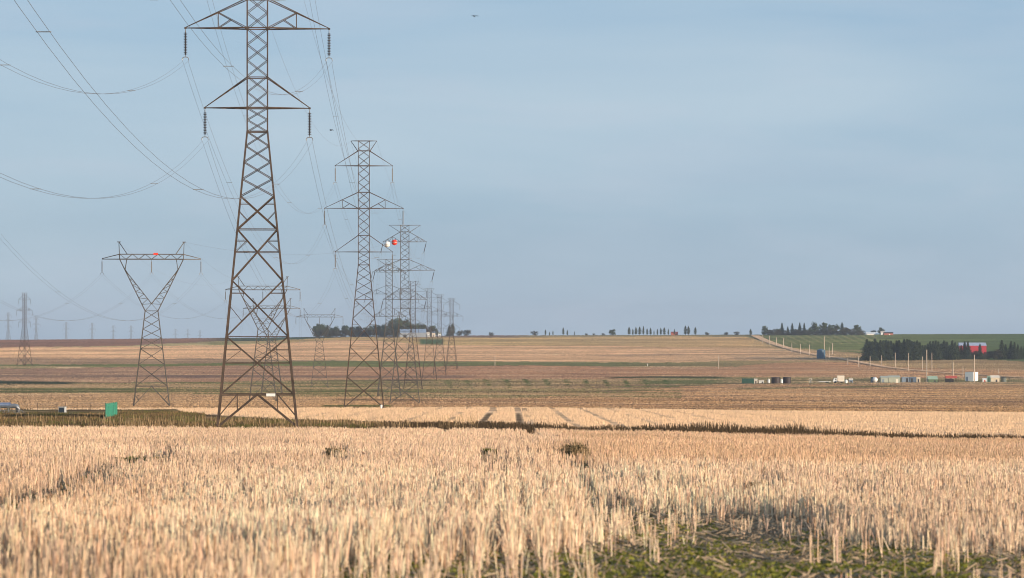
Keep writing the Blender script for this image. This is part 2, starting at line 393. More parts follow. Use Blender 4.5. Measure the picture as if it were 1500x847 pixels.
# clods and short straw: a rough surface whose facets lean every way
q = n.new('ShaderNodeTexWhiteNoise'); q.noise_dimensions = '3D'
qs = n.new('ShaderNodeVectorMath'); qs.operation = 'SCALE'; qs.inputs['Scale'].default_value = 9.0
qf = n.new('ShaderNodeVectorMath'); qf.operation = 'FLOOR'
l.new(tcg.outputs['Object'], qs.inputs[0]); l.new(qs.outputs['Vector'], qf.inputs[0]); l.new(qf.outputs['Vector'], q.inputs['Vector'])
qc = n.new('ShaderNodeVectorMath'); qc.operation = 'SUBTRACT'; qc.inputs[1].default_value = (.5, .5, .5); l.new(q.outputs['Color'], qc.inputs[0])
qa = n.new('ShaderNodeVectorMath'); qa.operation = 'MULTIPLY'; qa.inputs[1].default_value = (ROUGH_TILT, ROUGH_TILT, .3); l.new(qc.outputs['Vector'], qa.inputs[0])
ge = n.new('ShaderNodeNewGeometry')
for hold in (gm, gm.cycles):
    if hasattr(hold, 'use_bump_map_correction'): hold.use_bump_map_correction = False
qd = n.new('ShaderNodeVectorMath'); l.new(qa.outputs['Vector'], qd.inputs[0]); l.new(ge.outputs['Normal'], qd.inputs[1])
qn = n.new('ShaderNodeVectorMath'); qn.operation = 'NORMALIZE'; l.new(qd.outputs['Vector'], qn.inputs[0]); l.new(qn.outputs['Vector'], b.inputs['Normal'])
ground = mesh_np('ground', np.stack([XX, YY, ZZ], -1).reshape(-1, 3), quads, gm, None, colr.reshape(-1, 3).clip(.01, .9), smooth=True)
tag(ground, kind='structure')

# the air over the fields
ZLOW, ZTOP = float(ZZ.min()) - 1.0, 64.0
if HAZE > 0:
    hx = float(np.abs(XX).max()) + 30
    hz = MB().box((0, (9060 - 90) / 2, (ZLOW + ZTOP) / 2), (2 * hx, 9060 + 90, ZTOP - ZLOW))
    hm = bpy.data.materials.new('haze'); hm.use_nodes = True; hn = hm.node_tree.nodes
    hn.remove(hn['Principled BSDF']); pv = hn.new('ShaderNodeVolumePrincipled')
    pv.inputs['Color'].default_value = (*HAZE_COL, 1); pv.inputs['Density'].default_value = HAZE; pv.inputs['Anisotropy'].default_value = .3
    hm.node_tree.links.new(pv.outputs['Volume'], hn['Material Output'].inputs['Volume'])
    ho = hz.build('haze', hm); tag(ho, kind='stuff')
# ------------------------------------------------------------------ stubble, litter and weeds
STRAW = mat_attr('straw', .8, transl=.12)
def stems(P, hgt, wid, lean, yawr, col, taper=.75):
    """three-sided stalks standing on points P (n,3)"""
    n_ = len(P); a0 = yawr
    V = np.empty((n_, 6, 3), np.float32)
    la = rng.random(n_) * 2 * np.pi; top = P + np.stack([np.sin(lean) * np.cos(la) * hgt, np.sin(lean) * np.sin(la) * hgt, np.cos(lean) * hgt], -1)
    for k in range(3):
        a = a0 + k * 2.0944
        off = np.stack([np.cos(a), np.sin(a), np.zeros(n_)], -1) * (wid / 2)[:, None]
        V[:, k] = P + off - np.array([0, 0, .02]); V[:, 3 + k] = top + off * taper
    base = (np.arange(n_) * 6)[:, None, None]
    q = np.array([[0, 1, 4, 3], [1, 2, 5, 4], [2, 0, 3, 5]])[None] + base
    return V.reshape(-1, 3), q.reshape(-1, 4), np.repeat(col, 6, axis=0)

def dens_mask(X, Y):
    u = UH + F * X / Y; v = YH - F * hfun(X, Y) / Y
    def bl(u0, v0, ru, rv): return np.clip(1.5 - ((np.abs((u - u0) / ru)) ** 2 + (np.abs((v - v0) / rv)) ** 2), 0, 1)
    nz = fbm(X / .9 + 7, Y / 2.6 + 3, 3) - .5
    def st_(x, lo, hi): return np.clip((x - lo) / (hi - lo), 0, 1)
    d = np.clip(.30 + 1.15 * fbm(X / 1.1 + 50, Y / 3.0, 3) + .40 * (Y > 60), 0, 1)
    n2 = fbm(X / .35 + 70, Y / .8 + 3, 2) - .5
    vn_ = v + nz * 60 + n2 * 40; un_ = u + nz * 260 + n2 * 170
    # bare, weedy ground at the lower right with a few stalks left standing
    d *= 1 - .95 * st_(vn_, 730, 758) * st_(un_, 780, 900) * st_(-un_, -1310, -1180)
    d *= 1 - .78 * st_(vn_, 792, 835) * st_(un_, 740, 930)
    d *= 1 - .85 * st_(vn_, 788, 832) * st_(un_, 400, 560)
    d *= 1 - .62 * st_(vn_, 800, 860)
    d *= 1 - .6 * bl(880, 735, 40, 40)
    d *= 1 - .8 * bl(1112, 728, 40, 18)
    tv = np.interp(u, [-60, 60, 130, 200, 290], [790, 752, 712, 688, 672]); th_ = np.interp(u, [-60, 130, 290], [34, 22, 12])
    d *= 1 - .95 * np.clip(1.5 - np.abs(v + nz * 14 - tv) / th_, 0, 1) * np.clip((295 - u) / 40, 0, 1)
    d *= 1 - .9 * bl(495, 680, 28, 22)
    d *= 1 - .85 * bl(718, 684, 22, 22)
    d *= 1 - .85 * bl(842, 685, 30, 25); d *= 1 - .6 * bl(860, 715, 14, 30)
    d *= 1 - .55 * bl(1270, 735, 40, 25); d *= 1 - .5 * bl(640, 715, 30, 16); d *= 1 - .5 * bl(1180, 690, 60, 10)
    for xa in (-3.75, 1.0): d *= 1 - np.clip(1.6 - np.abs(X - xa) / .35, 0, 1) * (Y > 150)
    return d, u, v
Nt = int(262000 * DENS)
t = rng.random(Nt)
Yt = 16 * (206.5 / 16) ** (t ** .74)             # tufts: an even number per screen row out to the far edge
Xt = (rng.random(Nt) * 2 - 1) * (Yt * .178 + 2.0)
Xt = np.round(Xt / .24) * .24 + rng.normal(0, .035, Nt)    # drilled rows
dm, _, _ = dens_mask(Xt, Yt)
k = rng.random(Nt) < dm
Xt, Yt = Xt[k], Yt[k]
cnt = rng.integers(1, 6, len(Xt))
ti = np.repeat(np.arange(len(Xt)), cnt)
Ns = len(ti); sp = rng.normal(0, .022, (Ns, 2))
Xp, Yp = Xt[ti] + sp[:, 0], Yt[ti] + sp[:, 1]
th = rng.normal(0, .05, len(Xt))[ti]
Zp = hfun(Xp, Yp)
hb = .252 + th + .12 * (fbm(Xp / 2.2, Yp / 5.0, 3) - .5) * 2 + rng.normal(0, .04, Ns)
hb = np.clip(hb, .07, .45)
wd = np.clip(.0062 + .00010 * Yp, .0080, .026) * rng.uniform(.7, 1.35, Ns)
ln = np.abs(rng.normal(0, .13, Ns)); ln[rng.random(Ns) < .05] += .5
b0 = np.array([.83, .60, .415]) * (1 + (rng.random((Ns, 1)) - .5) * np.interp(Yp, [25, 90], [.56, .26])[:, None]) * (.70 + .6 * fbm(Xp / 5 + 3, Yp / 16, 4))[:, None]
b0 *= 1 + (rng.random((Ns, 3)) - .5) * .1
us_ = UH + F * Xp / Yp; vs_ = YH - F * Zp / Yp
tan_ = np.clip((us_ - 780 + 160 * (fbm(Xp / 9, Yp / 12, 2) - .5)) / 60, 0, 1) * np.clip((705 - vs_) / 14, 0, 1) * np.clip(.4 + fbm(Xp / 7 + 90, Yp / 20, 3), 0, 1)
tan_ = np.maximum(tan_, np.clip((300 - us_ + 200 * (fbm(Xp / 2, Yp / 4, 2) - .5)) / 80, 0, 1) * np.clip((vs_ - 715) / 30, 0, 1) * .45)
b0 *= 1 - tan_[:, None] * np.array([.14, .20, .27])
dk = rng.random(Ns) < np.interp(Yp, [25, 90], [.12, .05]); b0[dk] *= np.array([.62, .52, .45])
V, Q, T = stems(np.stack([Xp, Yp, Zp], -1), hb, wd, ln, rng.random(Ns) * 2, b0)
st = mesh_np('stubble', V, Q, STRAW, None, T.clip(.02, .9)); tag(st, kind='stuff')

# stubble of the pale strip beyond the ditch
Nf = int(120000 * DENS)
Yp = 335 + rng.random(Nf) ** .8 * 330; Xp = (rng.random(Nf) * 2 - 1) * Yp * .17
uq = UH + F * Xp / Yp; vq = YH - F * hfun(Xp, Yp) / Yp + (fbm(Xp / 60, Yp / 90, 3) - .5) * 3
inside = (vq > ctl([(0, 600), (262, 598), (450, 598), (750, 597.5), (1100, 601.5), (1500, 604.5)], uq)) & (vq < ctl(LAY[8][0], uq))
inside &= ~((np.abs(Xp + 3.85 - .3 * (Yp - 360) / 200) < .55) | (np.abs(Xp - 1.0) < .55))
inside &= (rng.random(Nf) < np.clip(.4 + fbm(Xp / 8, Yp / 25, 3), 0, 1)) & (Yp > 352)
rw = np.abs(((Xp + .4) / 5.2) % 1 - .5) * 5.2
inside &= ~((rw < .5) & (fbm(Xp / 9 + 4, Yp / 30, 3) > .42))
Xp, Yp = Xp[inside], Yp[inside]; Nf = len(Xp)
cf = np.array([.80, .575, .37]) * rng.uniform(.8, 1.12, (Nf, 1))
V, Q, T = stems(np.stack([Xp, Yp, hfun(Xp, Yp)], -1), rng.uniform(.16, .32, Nf), rng.uniform(.05, .11, Nf), np.abs(rng.normal(0, .12, Nf)), rng.random(Nf) * 2, cf, .6)
st2 = mesh_np('far_stubble', V, Q, STRAW, None, T.clip(.02, .9)); tag(st2, kind='stuff')

# rough standing residue and crop tufts over the farther fields, coloured like the field they stand in
Nr = int(330000 * DENS)
ur = rng.uniform(-60, 1560, Nr); Dr = np.exp(np.interp(rng.random(Nr), [0, .45, 1], np.log([560, 1700, 4380])))
Xr = (ur - UH) / F * Dr; vr = YH - F * hfun(Xr, Dr) / Dr
keep = (vr < ctl([(0, 600), (262, 598), (450, 597.5), (750, 596.5), (1100, 600.5), (1500, 603.5)], ur)) & (rng.random(Nr) < np.clip(.15 + 1.3 * fbm(Xr / 40 + 6, Dr / 22, 3), 0, 1))
Xr, Dr = Xr[keep], Dr[keep]; Nr = len(Xr)
ci = np.clip(np.searchsorted(ss, Xr / np.sqrt(Dr ** 2 + 900.0)), 0, len(ss) - 1); ri = np.clip(np.searchsorted(Ys, Dr), 0, len(Ys) - 1)
amp = np.interp(Dr, [700, 1800, 4000], [.32, .24, .14])[:, None]
cr_ = colr[ri, ci] * (1 + amp * rng.uniform(-1, 1, (Nr, 1)))
cr_[rng.random(Nr) < np.interp(Dr, [700, 2000], [.10, .03])] *= .55
sc_r = (Dr / 1200.0) ** .45
green = (colr[ri, ci][:, 1] > colr[ri, ci][:, 0])
V, Q, T = stems(np.stack([Xr, Dr, hfun(Xr, Dr)], -1), rng.uniform(.12, .30, Nr) * np.where(green, .6, 1) * sc_r, rng.uniform(.35, 1.1, Nr) * sc_r, np.abs(rng.normal(0, .1, Nr)), rng.random(Nr) * 2, cr_, .6)
fr_ = mesh_np('field_residue', V, Q, STRAW, None, T.clip(.02, .85)); tag(fr_, kind='stuff')

# loose straw lying between the rows
Nl = int(17000 * DENS)
Yp = 17 * (70 / 17) ** rng.random(Nl); Xp = (rng.random(Nl) * 2 - 1) * (Yp * .165 + .6)
a = rng.random(Nl) * 6.283; L_ = rng.uniform(.08, .34, Nl); z0 = hfun(Xp, Yp) + rng.uniform(.045, .075, Nl)
dx, dy = np.cos(a) * L_ / 2, np.sin(a) * L_ / 2; px, py = -np.sin(a) * .0045, np.cos(a) * .0045; tz = rng.normal(0, .03, Nl)
V = np.empty((Nl, 6, 3), np.float32)
for e, sg in ((0, -1), (3, 1)):
    cx, cy, cz = Xp + sg * dx, Yp + sg * dy, z0 + sg * tz
    V[:, e] = np.stack([cx + px, cy + py, cz], -1); V[:, e + 1] = np.stack([cx - px, cy - py, cz], -1); V[:, e + 2] = np.stack([cx, cy, cz + .01], -1)
q = np.array([[0, 1, 4, 3], [1, 2, 5, 4], [2, 0, 3, 5]])[None] + (np.arange(Nl) * 6)[:, None, None]
lt = mesh_np('straw_litter', V.reshape(-1, 3), q.reshape(-1, 4), STRAW, None, np.repeat(np.array([.52, .39, .26]) * rng.uniform(.3, 1.1, (Nl, 1)), 6, axis=0))
tag(lt, kind='stuff')

# low green growth
LEAF = mat_attr('leaf', .6, transl=.25)
def leaves(P, size, col, flat=.5):
    n_ = len(P)
    d = rng.normal(0, 1, (n_, 3)); d[:, 2] *= flat; d /= np.linalg.norm(d, axis=1)[:, None]
    e = rng.normal(0, 1, (n_, 3)); e -= d * (e * d).sum(1)[:, None]; e /= np.linalg.norm(e, axis=1)[:, None]
    s = size[:, None]
    V = np.stack([P - d * s, P + e * s * .45, P + d * s, P - e * s * .45], 1)
    return V.reshape(-1, 3), np.arange(n_ * 4).reshape(-1, 4), np.repeat(col, 4, axis=0)
Ng = int(620000 * DENS)
Yp = 17 * (85 / 17) ** rng.random(Ng); Xp = (rng.random(Ng) * 2 - 1) * (Yp * .165 + .6)
u = UH + F * Xp / Yp; v = YH - F * hfun(Xp, Yp) / Yp
def bl(u0, v0, ru, rv): return np.clip(1.4 - ((u - u0) / ru) ** 2 - ((v - v0) / rv) ** 2, 0, 1)
gmask = np.clip(bl(1130, 885, 480, 72) + .6 * bl(930, 785, 110, 24) + .8 * bl(560, 880, 330, 60) + .45 * bl(870, 700, 40, 20) + .8 * np.clip(1.3 - np.abs(v - np.interp(u, [-60, 60, 130, 200, 290], [790, 752, 712, 688, 672])) / 22, 0, 1) * (u < 290) + .4 * bl(1330, 800, 160, 20) + .7 * bl(60, 880, 260, 60), 0, 1)
gmask *= np.clip((fbm(Xp / .5 + 8, Yp / .9, 3) - .38) * 4.5, 0, 1)
kk = rng.random(Ng) < gmask
Xp, Yp = Xp[kk], Yp[kk]; Ng = len(Xp)
P = np.stack([Xp, Yp, hfun(Xp, Yp) + .03 + rng.random(Ng) ** 1.6 * .075], -1)
gc = np.array([.15, .16, .028]) * rng.uniform(.5, 1.4, (Ng, 1)) * np.array([1, 1, 1]) + rng.random((Ng, 1)) ** 3 * np.array([.14, .10, .02])
V, Q, T = leaves(P, rng.uniform(.009, .025, Ng), gc)
gw = mesh_np('green_weeds', V, Q, LEAF, None, T); tag(gw, kind='stuff')

# dead weeds and rough grass of the ditch and verge
Nw = int(260000 * DENS)
Yp = 322 + rng.random(Nw) ** 1.1 * 220; Xp = (rng.random(Nw) * 2 - 1) * Yp * .17
uq = UH + F * Xp / Yp; vq = YH - F * hfun(Xp, Yp) / Yp
wk = (vq > ctl([(0, 607), (150, 608), (200, 600), (262, 600), (272, 606), (420, 617), (560, 621), (700, 623.5), (850, 630), (1000, 633), (1250, 640), (1500, 643.5)], uq)) & (Yp < np.where(uq < 300, 540, 440))
wk &= rng.random(Nw) < np.clip(.25 + 1.1 * fbm(Xp / 3, Yp / 8, 3), 0, 1)
Xp, Yp, uq = Xp[wk], Yp[wk], uq[wk]; Nw = len(Xp)
kind = fbm(Xp / 4 + 9, Yp / 9 + 2, 3) + rng.normal(0, .08, Nw)
kind = np.where(uq > 560, .5, kind)
cw = np.where(kind[:, None] > .60, np.array([.30, .20, .09]), np.where((kind[:, None] < .42) & (uq[:, None] < 640), np.array([.17, .16, .05]), np.array([.14, .095, .05]))) * rng.uniform(.6, 1.3, (Nw, 1))
cw = cw * np.where(uq > 540, .55, .72)[:, None]
hh = rng.uniform(.14, .55, Nw) * np.where(uq < 640, .9, 1.3 + .8 * np.exp(-((uq - 1120) / 150) ** 2)) * (.5 + fbm(Xp / 2.5, Yp / 6, 2))
V, Q, T = stems(np.stack([Xp, Yp, hfun(Xp, Yp)], -1), hh, rng.uniform(.06, .16, Nw), np.abs(rng.normal(0, .3, Nw)), rng.random(Nw) * 2, cw, .25)
dw = mesh_np('dead_weeds', V, Q, mat_attr('dry_weed', .9), None, T.clip(.01, .8)); tag(dw, kind='stuff')

Ng2 = 2600
Yq = 335 + rng.random(Ng2) * 90; Xq = -(rng.random(Ng2) * .16 + .01) * Yq
kq = rng.random(Ng2) < np.clip(fbm(Xq / 4 + 15, Yq / 8, 2) * 2 - .6, 0, 1); Xq, Yq = Xq[kq], Yq[kq]; Ng2 = len(Xq)
V, Q, T = stems(np.stack([Xq, Yq, hfun(Xq, Yq)], -1), rng.uniform(.5, 1.25, Ng2), rng.uniform(.03, .06, Ng2), np.abs(rng.normal(0, .18, Ng2)), rng.random(Ng2) * 2, np.array([.55, .39, .22]) * rng.uniform(.6, 1.1, (Ng2, 1)), .5)
gh = mesh_np('tall_dry_grass', V, Q, STRAW, None, T); tag(gh, kind='stuff')

# single weed clumps that stand dark among the stubble
def weed_clump(u0, y0, wpx, hpx, n_, green, label):
    n_ = max(n_, 420)
    hpx *= 1.5; y0 += 3
    X, D, z = ground_pt(u0, y0)
    root = empty('weed_clump', (X, D, z), 0, label, 'weed', 'dark weed clumps among the stubble')
    sx = wpx / F * D / 2; h_ = hpx / F * D
    a = rng.random(n_) * 6.283; r = np.sqrt(rng.random(n_))
    P = np.stack([np.cos(a) * r * sx, np.sin(a) * r * sx * 2.0, np.zeros(n_) - .01], -1)
    P[:, 2] += hfun(P[:, 0] + X, P[:, 1] + D) - z
    hgt = h_ * rng.uniform(.4, 1.0, n_) * (1.05 - .4 * r)
    c = np.array([.20, .145, .08]) * rng.uniform(.5, 2.4, (n_, 1)); V, Q, T = stems(P, hgt, rng.uniform(.012, .03, n_), np.abs(rng.normal(0, .35, n_)), rng.random(n_) * 2, c, .3)
    mesh_np('stems', V, Q, bpy.data.materials['dry_weed'], root, T.clip(.01, .8))
    nl = int(n_ * (1.5 if green else .7)); a = rng.random(nl) * 6.283; r = np.sqrt(rng.random(nl))
    P = np.stack([np.cos(a) * r * sx * .9, np.sin(a) * r * sx * 1.8, h_ * rng.uniform(.05, .7, nl)], -1); P[:, 2] += hfun(P[:, 0] + X, P[:, 1] + D) - z
    c = (np.array([.13, .15, .035]) if green else np.array([.12, .095, .045])) * rng.uniform(.5, 1.4, (nl, 1))
    V, Q, T = leaves(P, rng.uniform(.02, .05, nl), c, 1.0); mesh_np('leaves', V, Q, LEAF, root, T)
weed_clump(842, 676, 44, 26, 700, False, 'bushy dark brown weed clump in the stubble, widest of the dark clumps')
weed_clump(718, 674, 26, 18, 380, True, 'small green weed clump standing in the middle of the stubble field')
weed_clump(492, 672, 36, 17, 420, False, 'brown weed clump in the stubble in front of the second large tower')
weed_clump(205, 680, 84, 12, 650, True, 'low broad green weed clump in the stubble under the Y shaped tower')
weed_clump(1112, 726, 46, 20, 420, False, 'dark dead weed clump behind the bare patch of stubble')
# ------------------------------------------------------------------ transmission towers
RUST = mat('weathered_steel', (.075, .052, .038), .75, .45, 1.5, metal=.15)
GALV = mat('galvanised_steel', (.10, .088, .075), .65, .3, 1.2, metal=.3)
DISC = mat('dark_porcelain', (.028, .018, .016), .3, .2, 6)
GREYM = mat('dull_aluminium', (.34, .33, .31), .45, .2, 4, metal=.6)
WIRE = mat('aluminium_wire', (.17, .17, .18), .5, .1, 2, metal=.4)
WHITE = mat('white_paint', (.78, .77, .73), .5, .08, 2)
REDP = mat('red_paint', (.75, .055, .03), .45, .12, 2)

def insulator(length, discs, m_disc, yoke=.68, tilt=(0, 0)):
    """hangs from the origin: mesh, yoke mesh and the two wire points"""
    b = MB(); prof = [(.0, 0), (.03, 0)]
    body0, body1 = .38, length - .25
    if discs:
        st = (body1 - body0) / discs
        for i in range(discs):
            zt = -(body0 + i * st)
            prof += [(.05, zt), (.20, zt - .38 * st), (.205, zt - .52 * st), (.055, zt - .62 * st), (.045, zt - .98 * st)]
    else:
        prof += [(.03, -body0), (.085, -body0 - .02), (.085, -body1), (.03, -body1 - .02)]
    prof += [(.03, -body1 - .03), (.03, -length), (0, -length)]
    b.lathe(prof, n=8)
    y = MB(); h = yoke / 2
    y.tube([(-h, 0, -length - .28), (-h * .93, 0, -length - .08), (-h * .6, 0, -length + .02), (0, 0, -length + .04), (h * .6, 0, -length + .02), (h * .93, 0, -length - .08), (h, 0, -length - .28)], .045, 5)
    for s_ in (-h, h): y.tube([(s_, -.22, -length - .3), (s_, 0, -length - .27), (s_, .22, -length - .3)], .035, 5)
    for mb in (b, y):
        mb.v = [(x + z_ * tilt[0], yy + z_ * tilt[1], z_) for x, yy, z_ in mb.v]
    return b, y

def lattice_tower(name, ext, steel, discs, truss=False, bar_half=2.5, tilt=(0, 0), fine=True, wm=1.0):
    """double circuit lattice tower, arms along local x; returns root and wire points {key: (x, y, z)}"""
    root = empty(name, (0, 0, 0))
    waist = 27.5 + ext; top = 51.4 + ext; hu = 1.07
    low = 30.0 + ext; mid = 38.4 + ext; upp = 46.6 + ext
    def half(z): return hu + max(0.0, waist - z) * .1007
    corners = [(-1, -1), (1, -1), (1, 1), (-1, 1)]
    for sx, sy in corners:
        m_ = MB(); z0 = -.3; hb = half(0); hl = half(waist * .45)
        for (za, zb, ww) in ((z0, waist * .45, .27), (waist * .45, waist, .22), (waist, top - 3, .18)):
            m_.bar((sx * half(max(za, 0)), sy * half(max(za, 0)), za), (sx * half(zb), sy * half(zb), zb), ww * wm)
        m_.box((sx * hb, sy * hb, -.25), (.7, .7, .7))
        m_.build('leg', steel, root)
    if ext: pz = [0, 3.6, 9.7, 15.6, 21.0, 24.5, 26.3, 28.1, 29.8, waist]
    else: pz = [0, 5.9, 11.7, 17.2, 20.8, 22.6, 24.3, 25.9, waist]
    br = MB()
    faces = [((-1, -1), (1, -1)), ((1, -1), (1, 1)), ((1, 1), (-1, 1)), ((-1, 1), (-1, -1))]
    def pt(c, z): h_ = half(z); return Vector((c[0] * h_, c[1] * h_, z))
    for ca, cb in faces:
        for i in range(len(pz) - 1):
            a0, a1, b0, b1 = pt(ca, pz[i]), pt(ca, pz[i + 1]), pt(cb, pz[i]), pt(cb, pz[i + 1])
            big = pz[i + 1] - pz[i] > 3.0
            wq = (.15 if big else .10) * wm
            if ext and i == 0:                                  # open foot: inverted V with hangers below the belt
                mt = (a1 + b1) / 2
                br.bar(a1, b1, .15 * wm); br.bar(a0.lerp(a1, .05), mt, wq); br.bar(b0.lerp(b1, .05), mt, wq)
                for c0, c1 in ((a0, a1), (b0, b1)):
                    f_ = c1.lerp(mt, .45); g_ = c0.lerp(mt, .5); br.bar(f_, g_, .08 * wm); br.bar(f_, c0.lerp(c1, .35), .08 * wm)
                continue
            br.bar(a0, b1, wq); br.bar(b0, a1, wq)
            if big and fine:                                    # secondary members from the legs to the big crosses
                t_ = a0.to_2d(); wlo = (a0 - b0).length; whi = (a1 - b1).length; k_ = wlo / (wlo + whi)
                x_ = a0.lerp(b1, k_)
                la, lb = a0.lerp(a1, k_), b0.lerp(b1, k_)
                if i % 2 == (1 if ext else 0): br.bar(la, x_, .09 * wm); br.bar(lb, x_, .09 * wm)
                for c0, c1, d1, d0 in ((a0, a1, b1, b0), (b0, b1, a1, a0)):
                    lo = c0.lerp(d1, k_ * .5); hi = c1.lerp(d0, (1 - k_) * .5)
                    lc = c0.lerp(c1, k_)
                    br.bar(lc.lerp(c1, .0), hi, .07 * wm) if i % 2 else br.bar(lc, lo, .07 * wm)
                    br.bar(c0.lerp(c1, k_ + (1 - k_) * .5), hi, .07 * wm)
    for z_ in ((waist, pz[-6], pz[2]) if ext else (waist, pz[-5], pz[2])):
        for ca, cb in faces: br.bar(pt(ca, z_), pt(cb, z_), (.14 if z_ == waist else .11) * wm)
    nz = 14; zz_ = [waist, (waist + low) / 2] + list(np.linspace(low, top - 3, nz - 3 + 1))
    for i in range(len(zz_) - 1):
        for ca, cb in faces:
            br.bar(pt(ca, zz_[i]), pt(cb, zz_[i + 1]), .085 * wm); br.bar(pt(cb, zz_[i]), pt(ca, zz_[i + 1]), .085 * wm)
    br.build('bracing', steel, root)
    pts = {}
    for key, z_, L_, dz in (('low', low, 5.5, 3.2), ('mid', mid, 7.55, 3.1), ('upp', upp, 5.5, 2.9)):
        ar = MB()
        for s_ in (-1, 1):
            tip = Vector((s_ * L_, 0, z_))
            for y_ in (-hu, hu):
                c0 = Vector((s_ * hu, y_, z_)); c1 = Vector((s_ * hu, y_, z_ + dz))
                ar.bar(c0, tip, .17 * wm, .12 * wm); ar.bar(c1, tip + Vector((0, 0, .06)), .13 * wm, .10 * wm)
                if key == 'mid' or truss:
                    f_ = .47; tp = c1.lerp(tip, f_); bt = c0.lerp(tip, f_)
                    ar.bar(tp, bt, .11 * wm); ar.bar(tp, c0, .10 * wm); ar.bar(bt, tp.lerp(c0, .45), .09 * wm)
                if truss:
                    for g0, g1 in ((.47, .7), (.7, .88)):
                        ar.bar(c1.lerp(tip, g0), c0.lerp(tip, g1), .09 * wm); ar.bar(c1.lerp(tip, g1), c0.lerp(tip, g1), .08 * wm)
            for f_ in (.0, .33, .62):
                a_ = Vector((s_ * hu, -hu, z_)).lerp(tip, f_); b_ = Vector((s_ * hu, hu, z_)).lerp(tip, f_); ar.bar(a_, b_, .08 * wm)
                if f_ < .6: ar.bar(a_, Vector((s_ * hu, hu, z_)).lerp(tip, f_ + .31), .07 * wm)
            ar.box((s_ * L_, 0, z_), (.3 * wm, .3 * wm, .22 * wm))
        for y_ in (-hu, hu): ar.bar((-hu, y_, z_), (hu, y_, z_), .15 * wm); ar.bar((-hu, y_, z_ + dz), (hu, y_, z_ + dz), .12 * wm)
        ar.build('cross_arm', steel, root)
        for s_ in (-1, 1):
            b_, y_ = insulator(3.0 if discs else 3.1, discs, DISC, tilt=tilt)
            for mb in (b_, y_): mb.v = [(p[0] + s_ * L_, p[1], p[2] + z_ - .1) for p in mb.v]
            io = b_.build('insulator', DISC, root); y_.build('yoke', GREYM, io)
            ln_ = 3.4
            pts[(key, s_)] = (s_ * L_ - ln_ * tilt[0], -ln_ * tilt[1], z_ - .1 - ln_)
    pk = MB(); zt = top; zb = top - 3
    for y_ in (-hu, hu):
        pk.bar((-bar_half, 0, zt), (-hu, y_, zb + .9), .10 * wm); pk.bar((bar_half, 0, zt), (hu, y_, zb + .9), .10 * wm)
        for s_ in (-1, 1): pk.bar((s_ * hu, y_, zb), (s_ * hu, y_, zt), .15 * wm)
        pk.bar((-hu, y_, zb), (hu, y_, zb + 1.5), .08 * wm); pk.bar((hu, y_, zb), (-hu, y_, zb + 1.5), .08 * wm)
        pk.bar((-hu, y_, zb + 1.5), (hu, y_, zt), .08 * wm); pk.bar((hu, y_, zb + 1.5), (-hu, y_, zt), .08 * wm)
        for s_ in (-1, 1): pk.bar((s_ * hu, y_, zt), (s_ * bar_half, 0, zt), .11 * wm)
        pk.bar((-hu, y_, zt), (hu, y_, zt), .11 * wm)
    pk.build('peak_frame', steel, root)
    for s_ in (-1, 1): pts[('shield', s_)] = (s_ * bar_half, 0, zt - .1)
    return root, pts

